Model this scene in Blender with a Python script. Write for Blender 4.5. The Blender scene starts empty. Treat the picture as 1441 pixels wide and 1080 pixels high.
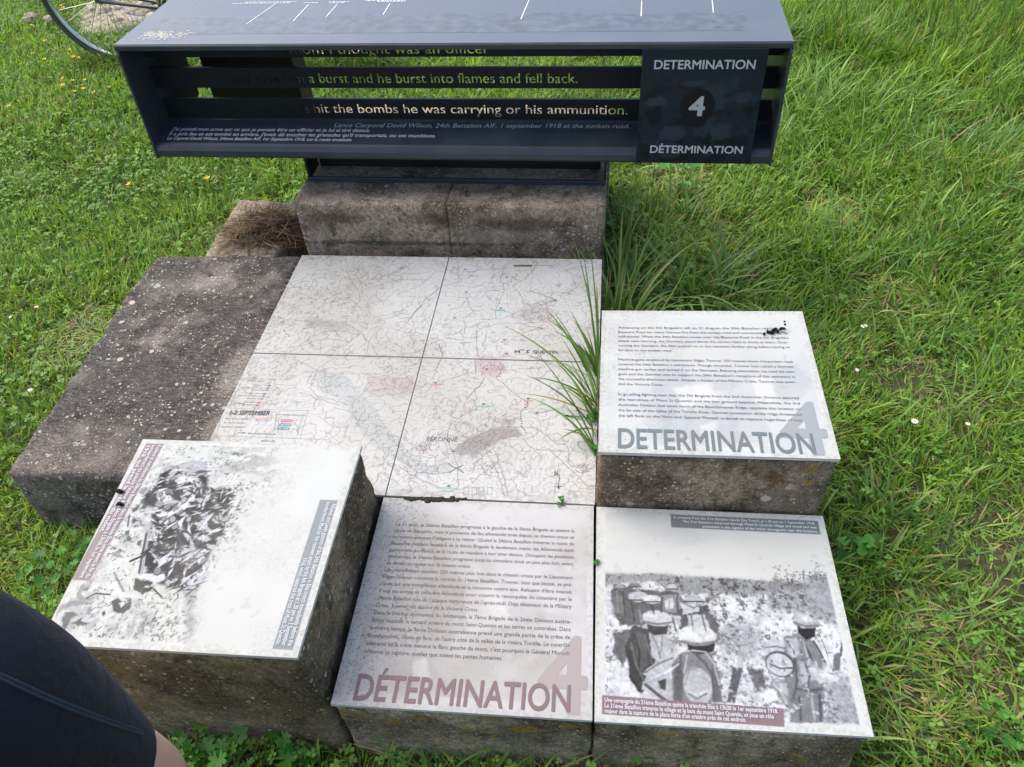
import bpy, bmesh, math, random
import numpy as np
from mathutils import Vector, Matrix, Euler

# ------------------------------------------------------------------ camera, world, sun, exposure
scene = bpy.context.scene
COL = scene.collection
CAM_POS = np.array([-0.0131, -0.5330, 1.6731])
PITCH, YAW, ROLL = np.radians([-45.2775, -7.4927, -3.6999])
FOCAL, PPX, PPY = 1055.9, 738.58, 538.6          # in pixels of the 1441 px wide photograph
fw = np.array([math.sin(YAW)*math.cos(PITCH), math.cos(YAW)*math.cos(PITCH), math.sin(PITCH)])
r0 = np.array([math.cos(YAW), -math.sin(YAW), 0.0]); u0 = np.cross(r0, fw)
RT = r0*math.cos(ROLL)+u0*math.sin(ROLL); UP = -r0*math.sin(ROLL)+u0*math.cos(ROLL)
cam_data = bpy.data.cameras.new('camera'); cam = bpy.data.objects.new('camera', cam_data); COL.objects.link(cam)
cam.matrix_world = Matrix(((RT[0], UP[0], -fw[0], CAM_POS[0]), (RT[1], UP[1], -fw[1], CAM_POS[1]), (RT[2], UP[2], -fw[2], CAM_POS[2]), (0, 0, 0, 1)))
cam_data.sensor_width = 36; cam_data.lens = FOCAL/1441*36; cam_data.shift_x = -(PPX-720.5)/1441
cam_data.clip_start = 0.02; cam_data.clip_end = 500
scene.camera = cam

SUN_EL, SUN_AZ = math.radians(58), math.radians(-65)     # azimuth from +y (away from the viewer) towards +x
world = bpy.data.worlds.new('World'); scene.world = world; world.use_nodes = True
wn = world.node_tree; sky = wn.nodes.new('ShaderNodeTexSky'); sky.sky_type = 'NISHITA'; sky.sun_disc = False
sky.sun_elevation = SUN_EL; sky.sun_rotation = SUN_AZ; sky.air_density = 1.0; sky.dust_density = 4.0; sky.ozone_density = 0.6
wn.links.new(sky.outputs[0], wn.nodes['Background'].inputs[0]); wn.nodes['Background'].inputs[1].default_value = 0.15
sl = bpy.data.lights.new('sun', 'SUN'); sl.energy = 1.35; sl.angle = math.radians(65); sl.color = (1.0, 0.955, 0.85)
so = bpy.data.objects.new('sun', sl); COL.objects.link(so)
sd = Vector((math.sin(SUN_AZ)*math.cos(SUN_EL), math.cos(SUN_AZ)*math.cos(SUN_EL), math.sin(SUN_EL)))
so.rotation_euler = sd.to_track_quat('Z', 'Y').to_euler(); so.location = (0, 0, 8)
scene.view_settings.view_transform = 'Standard'; scene.view_settings.look = 'None'
scene.view_settings.exposure = 0.86; scene.view_settings.gamma = 1.0
scene.render.engine = 'CYCLES'
scene.cycles.max_bounces = 6; scene.cycles.diffuse_bounces = 3; scene.cycles.glossy_bounces = 3; scene.cycles.transmission_bounces = 3

rng = np.random.default_rng(7); random.seed(7)

# ------------------------------------------------------------------ measuring the site (survey of the photograph -> metres)
def ray(px, py): return fw + RT*((px-PPX)/FOCAL) - UP*((py-PPY)/FOCAL)
def at_z(px, py, z):
    d = ray(px, py); return CAM_POS + d*((z-CAM_POS[2])/d[2])
def at_y(px, py, y):
    d = ray(px, py); return CAM_POS + d*((y-CAM_POS[1])/d[1])

# ------------------------------------------------------------------ object helpers
def setp(o, label=None, cat=None, group=None, kind=None):
    if label: o['label'] = label
    if cat: o['category'] = cat
    if group: o['group'] = group
    if kind: o['kind'] = kind
    return o
def empty(name, label, cat, loc=(0, 0, 0), rz=0.0, group=None):
    o = bpy.data.objects.new(name, None); COL.objects.link(o); o.location = loc; o.rotation_euler = (0, 0, rz)
    o.empty_display_size = 0.1
    return setp(o, label, cat, group)
def link(name, me, mat=None, parent=None, smooth=False, auto=None):
    if mat is not None and len(me.materials) == 0: me.materials.append(mat)
    o = bpy.data.objects.new(name, me); COL.objects.link(o)
    if parent is not None: o.parent = parent
    if smooth: me.polygons.foreach_set('use_smooth', [True]*len(me.polygons))
    return o
def from_bm(name, bm, mat=None, parent=None, smooth=False):
    me = bpy.data.meshes.new(name); bmesh.ops.recalc_face_normals(bm, faces=bm.faces); bm.to_mesh(me); bm.free()
    return link(name, me, mat, parent, smooth)
def from_np(name, V, quads=None, tris=None, mat=None, parent=None, colors=None, smooth=False):
    me = bpy.data.meshes.new(name); V = np.asarray(V, np.float32)
    nq = 0 if quads is None else len(quads); nt = 0 if tris is None else len(tris)
    me.vertices.add(len(V)); me.vertices.foreach_set('co', V.ravel())
    loops = np.concatenate([np.asarray(a, np.int32).ravel() for a in (quads, tris) if a is not None and len(a)])
    me.loops.add(len(loops)); me.loops.foreach_set('vertex_index', loops)
    me.polygons.add(nq+nt)
    st = np.concatenate([np.arange(nq)*4, nq*4+np.arange(nt)*3]).astype(np.int32)
    me.polygons.foreach_set('loop_start', st)
    if smooth: me.polygons.foreach_set('use_smooth', np.ones(nq+nt, bool))
    me.update(calc_edges=True)
    if colors is not None:
        c = np.ones((len(V), 4), np.float32); c[:, :3] = colors
        at = me.color_attributes.new('tint', 'FLOAT_COLOR', 'POINT'); at.data.foreach_set('color', c.ravel())
    return link(name, me, mat, parent)
def box(bm, x0, x1, y0, y1, z0, z1, bev=0.0):
    vs = [bm.verts.new(p) for p in ((x0, y0, z0), (x1, y0, z0), (x1, y1, z0), (x0, y1, z0), (x0, y0, z1), (x1, y0, z1), (x1, y1, z1), (x0, y1, z1))]
    fs = [bm.faces.new([vs[i] for i in f]) for f in ((3, 2, 1, 0), (4, 5, 6, 7), (0, 1, 5, 4), (1, 2, 6, 5), (2, 3, 7, 6), (3, 0, 4, 7))]
    if bev:
        es = list({e for f in fs for e in f.edges}); bmesh.ops.bevel(bm, geom=es, offset=bev, segments=2, affect='EDGES', profile=0.5)
def extrude_profile(bm, prof, x0, x1):
    """closed (y, z) profile swept along x"""
    a = [bm.verts.new((x0, y, z)) for y, z in prof]; b = [bm.verts.new((x1, y, z)) for y, z in prof]
    n = len(prof)
    for i in range(n): bm.faces.new((a[i], a[(i+1) % n], b[(i+1) % n], b[i]))
    bm.faces.new(a[::-1]); bm.faces.new(b)
def tube(bm, pts, rad, seg=8, cap=True):
    pts = [Vector(p) for p in pts]; rings = []; n = len(pts)
    rads = rad if isinstance(rad, (list, tuple)) else [rad]*n
    prev = None
    for i, p in enumerate(pts):
        t = (pts[min(i+1, n-1)]-pts[max(i-1, 0)]).normalized()
        if prev is None:
            a = t.orthogonal().normalized()
        else:
            a = (prev - t*prev.dot(t)).normalized()
        prev = a; b = t.cross(a)
        rings.append([bm.verts.new(p+(a*math.cos(k*2*math.pi/seg)+b*math.sin(k*2*math.pi/seg))*rads[i]) for k in range(seg)])
    for i in range(n-1):
        for k in range(seg):
            bm.faces.new((rings[i][k], rings[i][(k+1) % seg], rings[i+1][(k+1) % seg], rings[i+1][k]))
    if cap: bm.faces.new(rings[0][::-1]); bm.faces.new(rings[-1])
def torus(bm, c, R, r, ax, seg=64, sub=10, ry=None):
    """ring round axis ax"""
    ax = Vector(ax).normalized(); a = ax.orthogonal().normalized(); b = ax.cross(a); c = Vector(c); rings = []
    for i in range(seg):
        t = 2*math.pi*i/seg; d = a*math.cos(t)+b*math.sin(t)
        rings.append([bm.verts.new(c+d*(R+r*math.cos(2*math.pi*k/sub))+ax*((ry or r)*math.sin(2*math.pi*k/sub))) for k in range(sub)])
    for i in range(seg):
        for k in range(sub):
            bm.faces.new((rings[i][k], rings[(i+1) % seg][k], rings[(i+1) % seg][(k+1) % sub], rings[i][(k+1) % sub]))

# ------------------------------------------------------------------ materials
class NT:
    def __init__(s, name):
        s.m = bpy.data.materials.new(name); s.m.use_nodes = True; s.t = s.m.node_tree; s.b = s.t.nodes['Principled BSDF']
    def n(s, kind, **kw):
        nd = s.t.nodes.new(kind)
        for k, v in kw.items(): setattr(nd, k, v)
        return nd
    def set(s, nd, **kw):
        for k, v in kw.items(): nd.inputs[k.replace('_', ' ')].default_value = v
        return nd
    def l(s, a, b): s.t.links.new(a, b)
    def coord(s):
        if not hasattr(s, '_c'): s._c = s.n('ShaderNodeTexCoord').outputs['Object']
        return s._c
    def noise(s, scale, detail=6, rough=0.6, vec=None, dist=0.0):
        nd = s.n('ShaderNodeTexNoise'); s.set(nd, Scale=scale, Detail=detail, Roughness=rough, Distortion=dist); s.l(vec or s.coord(), nd.inputs['Vector']); return nd.outputs['Fac']
    def ramp(s, fac, stops):
        nd = s.n('ShaderNodeValToRGB'); e = nd.color_ramp.elements
        while len(e) < len(stops): e.new(0.5)
        for el, (p, c) in zip(e, stops): el.position = p; el.color = (c, c, c, 1) if isinstance(c, (int, float)) else (*c, 1)
        s.l(fac, nd.inputs[0]); return nd.outputs[0]
    def mix(s, fac, a, b, mode='MIX'):
        nd = s.n('ShaderNodeMix', data_type='RGBA', blend_type=mode)
        for sock, v in ((nd.inputs[0], fac), (nd.inputs[6], a), (nd.inputs[7], b)):
            if isinstance(v, (int, float)): sock.default_value = v
            elif isinstance(v, tuple): sock.default_value = (*v, 1)
            else: s.l(v, sock)
        return nd.outputs[2]
    def bump(s, h, strength=0.3, dist=0.01):
        nd = s.n('ShaderNodeBump'); s.set(nd, Strength=strength, Distance=dist); s.l(h, nd.inputs['Height']); s.l(nd.outputs[0], s.b.inputs['Normal'])
    def math(s, op, a, b=None):
        nd = s.n('ShaderNodeMath', operation=op)
        for i, v in enumerate((a, b)):
            if v is None: continue
            if isinstance(v, (int, float)): nd.inputs[i].default_value = v
            else: s.l(v, nd.inputs[i])
        return nd.outputs[0]
def simple(name, col, rough=0.5, metal=0.0, spec=0.5):
    t = NT(name); t.set(t.b, Base_Color=(*col, 1), Roughness=rough, Metallic=metal); t.b.inputs['Specular IOR Level'].default_value = spec
    return t.m

def concrete(name, base, dark, *a_, **k_):
    w = (1.36, 1.24, 1.09) if name != 'sooty_concrete' else (1.04, 1.0, 0.96)
    return concrete_(name, tuple(x*y for x, y in zip(base, w)), tuple(x*y for x, y in zip(dark, w)), *a_, **k_)
def concrete_(name, base, dark, spots=0.5, grime=0.5, orange=0.0, streak=False, seed=0.0, brown=0.3, stains=()):
    t = NT(name)
    mp = t.n('ShaderNodeMapping'); mp.inputs['Location'].default_value = (seed, seed*1.7, seed*0.6); t.l(t.coord(), mp.inputs[0]); t._c = mp.outputs[0]
    if streak:
        m2 = t.n('ShaderNodeMapping'); m2.inputs['Rotation'].default_value = (0, 0, math.radians(-28)); m2.inputs['Scale'].default_value = (1, 5.0, 1); t.l(t._c, m2.inputs[0]); sv = m2.outputs[0]
        fine = t.noise(38, 7, 0.72, sv, 0.6)
    else:
        fine = t.noise(70, 8, 0.72)
    big = t.noise(5.5, 6, 0.65); mid = t.noise(19, 9, 0.75, None, 0.4); gr = t.noise(190, 4, 0.75)
    c = t.mix(t.ramp(fine, [(0.36, 0), (0.62, 1)]), tuple(x*0.55 for x in base), tuple(min(1, x*1.25) for x in base))
    c = t.mix(t.math('MULTIPLY', t.ramp(t.noise(9, 5, 0.65), [(0.46, 0), (0.60, 1)]), brown), c, t.mix(t.ramp(fine, [(0.35, 0), (0.65, 1)]), (0.055, 0.036, 0.018), (0.17, 0.125, 0.075)))
    gf = t.math('MULTIPLY', t.ramp(big, [(0.64-0.45*grime, 0), (0.76-0.35*grime, 1)]), t.ramp(fine, [(0.36, 0.35), (0.54, 1)]))
    c = t.mix(gf, c, t.mix(t.ramp(gr, [(0.4, 0), (0.62, 1)]), tuple(x*0.6 for x in dark), tuple(x*1.35 for x in dark)))
    c = t.mix(t.math('MULTIPLY', t.ramp(mid, [(0.53, 0), (0.62, 1)]), 0.8), c, tuple(x*0.55 for x in dark))
    c = t.mix(t.ramp(gr, [(0.36, 0.8), (0.48, 0)]), c, tuple(x*0.22 for x in base))
    c = t.mix(t.ramp(gr, [(0.56, 0), (0.68, 0.55)]), c, tuple(min(1, x*1.6) for x in base))
    # pale lichen rosettes of several sizes
    wob = t.n('ShaderNodeVectorMath', operation='ADD'); ns = t.n('ShaderNodeTexNoise'); t.set(ns, Scale=90.0, Detail=3.0); t.l(t._c, ns.inputs['Vector'])
    sc = t.n('ShaderNodeVectorMath', operation='SCALE'); t.l(ns.outputs['Color'], sc.inputs[0]); sc.inputs['Scale'].default_value = 0.012
    t.l(t._c, wob.inputs[0]); t.l(sc.outputs[0], wob.inputs[1])
    for k, (s_, r_, th) in enumerate(((24, 0.26, 0.62), (52, 0.32, 0.55), (120, 0.40, 0.5))):
        v = t.n('ShaderNodeTexVoronoi'); t.set(v, Scale=s_, Randomness=1.0); t.l(wob.outputs[0], v.inputs['Vector'])
        cs = t.n('ShaderNodeSeparateColor'); t.l(v.outputs['Color'], cs.inputs[0])
        rad = t.math('MULTIPLY', cs.outputs[1], r_)
        hit = t.math('LESS_THAN', v.outputs['Distance'], rad)
        sel = t.math('GREATER_THAN', cs.outputs[0], 1-spots*(0.50, 0.55, 0.75)[k])
        cl = t.ramp(t.noise(4+3*k, 3, 0.5), [(0.36, 0), (0.50, 1)])
        f = t.math('MULTIPLY', t.math('MULTIPLY', hit, sel), cl)
        c = t.mix(t.math('MULTIPLY', f, 0.85), c, (0.58, 0.56, 0.47) if k != 1 else (0.46, 0.45, 0.37))
    for (cx, cy, cz, rx, ry, rz, col, amt) in stains:
        m2 = t.n('ShaderNodeMapping', vector_type='TEXTURE'); m2.inputs['Location'].default_value = (cx, cy, cz); m2.inputs['Scale'].default_value = (rx, ry, rz); t.l(t.n('ShaderNodeTexCoord').outputs['Object'], m2.inputs[0])
        ln = t.n('ShaderNodeVectorMath', operation='LENGTH'); t.l(m2.outputs[0], ln.inputs[0])
        d_ = t.math('ADD', ln.outputs['Value'], t.math('MULTIPLY', t.math('SUBTRACT', fine, 0.5), 1.6))
        c = t.mix(t.math('MULTIPLY', t.math('MULTIPLY', t.ramp(d_, [(0.45, 1), (1.0, 0)]), t.ramp(gr, [(0.40, 0.15), (0.54, 1)])), amt), c, col)
    if orange > 0:
        of = t.math('MULTIPLY', t.ramp(t.noise(15, 4, 0.6), [(0.70-0.12*orange, 0), (0.73-0.12*orange, 1)]), t.ramp(t.noise(150, 5, 0.75), [(0.48, 0), (0.53, 1)]))
        c = t.mix(t.math('MULTIPLY', of, 0.9), c, t.mix(gr, (0.30, 0.13, 0.012), (0.42, 0.28, 0.04)))
    t.l(c, t.b.inputs['Base Color']); t.set(t.b, Roughness=0.92); t.b.inputs['Specular IOR Level'].default_value = 0.25
    h = t.math('ADD', t.math('MULTIPLY', fine, 0.6), t.math('MULTIPLY', gr, 0.5)); t.bump(h, 0.85, 0.009)
    return t.m
M = {}
M['conc_front'] = concrete('weathered_concrete_front', (0.30, 0.27, 0.21), (0.070, 0.058, 0.042), 0.35, 0.40, 0.7, seed=1.3, brown=0.5, stains=tuple((*at_y(px, py, 0.0), rx, .05, rz, (.36, .20, .015), .9) for px, py, rx, rz in ((487, 1001, .030, .016), (556, 1014, .022, .014), (590, 1008, .03, .010), (655, 1024, .022, .015), (735, 1024, .042, .020), (800, 1022, .02, .012), (690, 1012, .03, .008))))
M['conc_left'] = concrete('weathered_concrete_mossy', (0.24, 0.215, 0.16), (0.060, 0.050, 0.034), 0.3, 0.50, 0.25, seed=4.1, brown=0.55, stains=tuple((*at_y(px, py, 0.0), rx, .06, rz, col, .75) for px, py, rx, rz, col in ((150, 940, .07, .05, (.20, .125, .025)), (185, 985, .05, .06, (.21, .14, .035)), (330, 940, .05, .02, (.19, .12, .03)), (300, 1035, .28, .04, (.26, .25, .20)))))
M['conc_text'] = concrete('weathered_concrete_brown', (0.29, 0.25, 0.195), (0.065, 0.050, 0.038), 0.6, 0.50, 0.2, seed=7.7, brown=0.6, stains=tuple((*at_y(px, py, 0.475), rx, .06, rz, col, .9) for px, py, rx, rz, col in ((1145, 667, .016, .014, (.40, .23, .02)), (1140, 685, .014, .012, (.40, .26, .03)), (1095, 680, .03, .05, (.11, .055, .015)), (1090, 650, .06, .02, (.05, .04, .03)))))
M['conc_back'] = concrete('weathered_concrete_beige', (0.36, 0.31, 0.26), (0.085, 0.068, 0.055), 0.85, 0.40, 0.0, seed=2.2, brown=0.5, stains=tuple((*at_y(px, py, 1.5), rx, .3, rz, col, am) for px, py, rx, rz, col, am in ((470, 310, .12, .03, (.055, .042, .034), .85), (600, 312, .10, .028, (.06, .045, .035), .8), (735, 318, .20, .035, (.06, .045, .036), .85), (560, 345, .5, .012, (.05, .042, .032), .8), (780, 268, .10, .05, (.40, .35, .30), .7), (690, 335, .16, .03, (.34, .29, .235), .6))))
M['conc_dark'] = concrete('sooty_concrete', (0.30, 0.275, 0.255), (0.050, 0.048, 0.049), 0.62, 0.72, 0.0, streak=True, seed=5.2, brown=0.1, stains=tuple((*at_z(px, py, 0.231), rx, ry, 0.2, (0.36, 0.32, 0.275), am) for px, py, rx, ry, am in ((395, 470, .07, .16, .9), (335, 520, .06, .14, .75), (300, 600, .035, .12, .5), (100, 640, .22, .12, .22), (40, 655, .16, .10, .2))))
M['conc_hay'] = concrete('pale_concrete', (0.27, 0.245, 0.205), (0.10, 0.085, 0.065), 0.2, 0.2, 0.0, seed=9.2, brown=0.4)
M['rubble'] = concrete('rubble_stone', (0.36, 0.34, 0.30), (0.10, 0.09, 0.075), 0.3, 0.25, 0.0, seed=3.2, brown=0.25)

def printed(name, rough=0.5):
    t = NT(name); a = t.n('ShaderNodeAttribute', attribute_name='tint'); t.l(a.outputs['Color'], t.b.inputs['Base Color'])
    t.l(t.ramp(t.noise(14, 6, 0.65), [(0.35, rough-0.08), (0.7, rough+0.22)]), t.b.inputs['Roughness']); t.b.inputs['Specular IOR Level'].default_value = 0.22
    return t.m
M['print'] = printed('printed_enamel')
M['plate'] = printed('printed_dark_plate', 0.36)
M['ink_black'] = simple('ink_black', (0.055, 0.05, 0.06), 0.5)
M['ink_slate'] = simple('ink_slate', (0.115, 0.145, 0.160), 0.6)
M['ink_slate_pale'] = simple('ink_slate_pale', (0.25, 0.275, 0.29), 0.6)
M['ink_maroon'] = simple('ink_maroon', (0.150, 0.098, 0.108), 0.6)
M['ink_maroon_pale'] = simple('ink_maroon_pale', (0.28, 0.245, 0.245), 0.6)
M['ink_white'] = simple('ink_white', (0.50, 0.52, 0.55), 0.5)
M['ink_bright'] = simple('ink_bright', (0.78, 0.80, 0.82), 0.6)
M['ink_grey'] = simple('ink_grey', (0.40, 0.42, 0.45), 0.5)

def steel(name, col, rough, dirt=0.4):
    t = NT(name)
    n1 = t.noise(6, 6, 0.65); n2 = t.noise(130, 5, 0.7)
    c = t.mix(t.math('MULTIPLY', t.ramp(n1, [(0.45, 0), (0.75, 1)]), dirt*0.6), col, tuple(x*2.2+0.012 for x in col))
    c = t.mix(t.math('MULTIPLY', t.ramp(n2, [(0.66, 0), (0.74, 1)]), dirt*0.6), c, (0.30, 0.31, 0.30))
    t.l(c, t.b.inputs['Base Color']); t.b.inputs['Specular IOR Level'].default_value = 0.5
    t.l(t.ramp(n1, [(0.3, rough-0.08), (0.75, rough+0.2)]), t.b.inputs['Roughness'])
    t.bump(t.noise(300, 3, 0.5), 0.04, 0.001)
    return t.m
M['steel'] = steel('painted_steel_navy', (0.027, 0.036, 0.048), 0.36, 0.6)
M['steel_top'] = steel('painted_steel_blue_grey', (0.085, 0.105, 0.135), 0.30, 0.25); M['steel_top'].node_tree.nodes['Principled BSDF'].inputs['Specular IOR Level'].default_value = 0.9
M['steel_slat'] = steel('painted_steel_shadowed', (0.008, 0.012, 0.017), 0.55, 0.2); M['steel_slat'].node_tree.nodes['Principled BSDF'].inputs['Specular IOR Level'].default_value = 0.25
M['steel_black'] = steel('painted_steel_black', (0.006, 0.008, 0.010), 0.5, 0.15)
M['rust_floor'] = concrete('dirty_steel_floor', (0.42, 0.37, 0.32), (0.10, 0.085, 0.07), 0.8, 0.35, 0.0, seed=12.0)

def foliage(name, rough=0.5, trans=0.35):
    t = NT(name); a = t.n('ShaderNodeAttribute', attribute_name='tint')
    t.l(a.outputs['Color'], t.b.inputs['Base Color']); t.set(t.b, Roughness=rough); t.b.inputs['Specular IOR Level'].default_value = 0.35
    tr = t.n('ShaderNodeBsdfTranslucent'); mx = t.n('ShaderNodeMixShader'); mx.inputs[0].default_value = trans
    br = t.mix(1.0, a.outputs['Color'], (1.25, 1.25, 0.7), 'MULTIPLY'); t.l(br, tr.inputs[0])
    out = t.t.nodes['Material Output']; t.l(t.b.outputs[0], mx.inputs[1]); t.l(tr.outputs[0], mx.inputs[2]); t.l(mx.outputs[0], out.inputs[0])
    return t.m
M['grass'] = foliage('grass_blade', 0.45, 0.35)
M['leaf'] = foliage('leaf_blade', 0.5, 0.3)
M['straw'] = foliage('dry_straw', 0.7, 0.15)

t = NT('soil_and_thatch')
c = t.mix(t.ramp(t.noise(3.0, 5, 0.6), [(0.4, 0), (0.65, 1)]), (0.040, 0.058, 0.014), (0.085, 0.085, 0.030))
c = t.mix(t.ramp(t.noise(60, 6, 0.7), [(0.45, 0), (0.7, 1)]), c, (0.11, 0.10, 0.045))
t.l(c, t.b.inputs['Base Color']); t.set(t.b, Roughness=0.95); t.bump(t.noise(90, 6, 0.7), 0.8, 0.02); M['soil'] = t.m

# ------------------------------------------------------------------ numpy noise
def vnoise(x, y, seed=0):
    xi = np.floor(x).astype(np.int64); yi = np.floor(y).astype(np.int64); xf = x-xi; yf = y-yi
    xf = xf*xf*(3-2*xf); yf = yf*yf*(3-2*yf)
    def h(a, b):
        n = (a*374761393 + b*668265263 + seed*1442695041) & 0xFFFFFFFF
        n = ((n ^ (n >> 13))*1274126177) & 0xFFFFFFFF
        n = n ^ (n >> 16)
        return (n & 0xFFFFFF)/float(0xFFFFFF)
    return (h(xi, yi)*(1-xf)+h(xi+1, yi)*xf)*(1-yf)+(h(xi, yi+1)*(1-xf)+h(xi+1, yi+1)*xf)*yf
def fbm(x, y, oct=4, seed=0, gain=0.5):
    a = 1.0; s = 0.0; w = 0.0
    for k in range(oct):
        s = s+a*vnoise(x*(2**k)+17.3*k, y*(2**k)+9.1*k, seed+k); w += a; a *= gain
    return s/w
def sstep(a, b, x):
    t = np.clip((x-a)/(b-a), 0, 1); return t*t*(3-2*t)

# ------------------------------------------------------------------ ground
gb = bmesh.new()
N = 60
def gz(x, y): return 0.0
xs = np.concatenate([np.linspace(-60, -7, 8), np.linspace(-6, 6, 41), np.linspace(7, 60, 8)]); ys = np.concatenate([np.linspace(-60, -4, 8), np.linspace(-3, 9, 41), np.linspace(10, 90, 10)])
X, Y = np.meshgrid(xs, ys); Z = (fbm(X*1.3, Y*1.3, 3, 5)-0.5)*0.03
nx, ny = len(xs), len(ys); idx = np.arange(nx*ny).reshape(ny, nx)
q = np.stack([idx[:-1, :-1], idx[:-1, 1:], idx[1:, 1:], idx[1:, :-1]], -1).reshape(-1, 4)
g = from_np('ground', np.stack([X, Y, Z], -1).reshape(-1, 3), q, None, M['soil'], smooth=True); setp(g, kind='structure')
gb.free()

# ------------------------------------------------------------------ blocks and printed panels
def quad(z, *pix): return [at_z(px, py, z) for px, py in pix]      # corners: back left, back right, front right, front left
class Tile:
    """a printed plate: four corners on the top plane; u runs left to right, v from the front to the back"""
    def __init__(s, corners, z):
        s.TL, s.TR, s.BR, s.BL = [np.array(c, float) for c in corners]; s.z = z
    def p(s, u, v, dz=0.0):
        u = np.asarray(u, float)[..., None]; v = np.asarray(v, float)[..., None]
        P = (s.BL*(1-u)+s.BR*u)*(1-v)+(s.TL*(1-u)+s.TR*u)*v
        P = P.copy(); P[..., 2] += dz; return P
    def uv(s, pts):
        """plan position of a surveyed photo point, as u, v"""
        out = []
        for px, py in pts:
            P = at_z(px, py, s.z); u = v = 0.5
            for _ in range(12):
                Q = s.p(u, v); e = (P-Q)[:2]
                du = ((s.BR-s.BL)*(1-v)+(s.TR-s.TL)*v)[:2]; dv = ((s.TL-s.BL)*(1-u)+(s.TR-s.BR)*u)[:2]
                J = np.array([du, dv]).T; d = np.linalg.solve(J, e); u += d[0]; v += d[1]
            out.append((u, v))
        return out
    def size(s): return np.linalg.norm(s.BR-s.BL), np.linalg.norm(s.TL-s.BL)

class Art:
    """a print: colours on a fine grid, drawn with shapes in u, v"""
    def __init__(s, nu, nv, base, u0=0, u1=1, v0=0, v1=1):
        s.u = np.linspace(u0, u1, nu); s.v = np.linspace(v0, v1, nv); s.U, s.V = np.meshgrid(s.u, s.v)
        s.I = np.ones((nv, nu, 3))*np.array(base); s.px = (u1-u0)/nu
    def win(s, pts, pad):
        p = np.array(pts); i0, i1 = np.searchsorted(s.u, (p[:, 0].min()-pad, p[:, 0].max()+pad)); j0, j1 = np.searchsorted(s.v, (p[:, 1].min()-pad, p[:, 1].max()+pad))
        return slice(j0, j1), slice(i0, i1)
    def put(s, w, a, col):
        a = np.asarray(a)[..., None]
        s.I[w] = s.I[w]*(1-a)+a*np.asarray(col)
    def poly(s, pts, col, alpha=1.0, soft=None, rough=0.0, seed=0):
        soft = soft or s.px; pts = [tuple(p) for p in pts]; w = s.win(pts, soft*2+rough)
        U, V = s.U[w], s.V[w]
        if U.size == 0: return
        if rough:
            U = U+(fbm(U/rough/2, V/rough/2, 3, seed+3)-0.5)*rough*2; V = V+(fbm(U/rough/2, V/rough/2, 3, seed+9)-0.5)*rough*2
        ins = np.zeros(U.shape, bool); dist = np.full(U.shape, 9.0); n = len(pts)
        for i in range(n):
            (x0, y0), (x1, y1) = pts[i], pts[(i+1) % n]
            if y0 != y1:
                c = ((y0 > V) != (y1 > V)) & (U < (x1-x0)*(V-y0)/(y1-y0)+x0); ins ^= c
            dx, dy = x1-x0, y1-y0; L = dx*dx+dy*dy+1e-12
            tt = np.clip(((U-x0)*dx+(V-y0)*dy)/L, 0, 1); dist = np.minimum(dist, np.hypot(U-x0-tt*dx, V-y0-tt*dy))
        sd_ = np.where(ins, dist, -dist); s.put(w, alpha*sstep(-soft, soft, sd_), col)
    def line(s, pts, width, col, alpha=1.0, dash=None, soft=None):
        soft = soft or s.px*0.8
        acc = 0.0
        for (x0, y0), (x1, y1) in zip(pts[:-1], pts[1:]):
            w = s.win([(x0, y0), (x1, y1)], width+soft*2); U, V = s.U[w], s.V[w]
            if U.size == 0: acc += math.hypot(x1-x0, y1-y0); continue
            dx, dy = x1-x0, y1-y0; L = math.hypot(dx, dy)+1e-9
            tt = np.clip(((U-x0)*dx+(V-y0)*dy)/(L*L), 0, 1); d = np.hypot(U-x0-tt*dx, V-y0-tt*dy)
            a = alpha*(1-sstep(width/2-soft*0.5, width/2+soft, d))
            if dash: a = a*((((acc+tt*L)/dash) % 1.0) < 0.6)
            s.put(w, a, col); acc += L
    def ell(s, cx, cy, rx, ry, col, alpha=1.0, rot=0.0, soft=None, rough=0.0, seed=0, half=None):
        soft = soft or s.px; R = max(rx, ry); w = s.win([(cx-R, cy-R), (cx+R, cy+R)], soft*2+rough)
        U, V = s.U[w]-cx, s.V[w]-cy
        if U.size == 0: return
        if rough: U = U+(fbm(s.U[w]/rough/2, s.V[w]/rough/2, 3, seed+3)-0.5)*rough*2; V = V+(fbm(s.U[w]/rough/2, s.V[w]/rough/2, 3, seed+5)-0.5)*rough*2
        c_, s_ = math.cos(rot), math.sin(rot); A = (U*c_+V*s_)/rx; B = (-U*s_+V*c_)/ry
        d = (np.sqrt(A*A+B*B)-1)*min(rx, ry); a = alpha*(1-sstep(-soft, soft, d))
        if half is not None: a = a*(B > half)
        s.put(w, a, col)
    def mul(s, f): s.I *= f[..., None] if f.ndim == 2 else f

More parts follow.
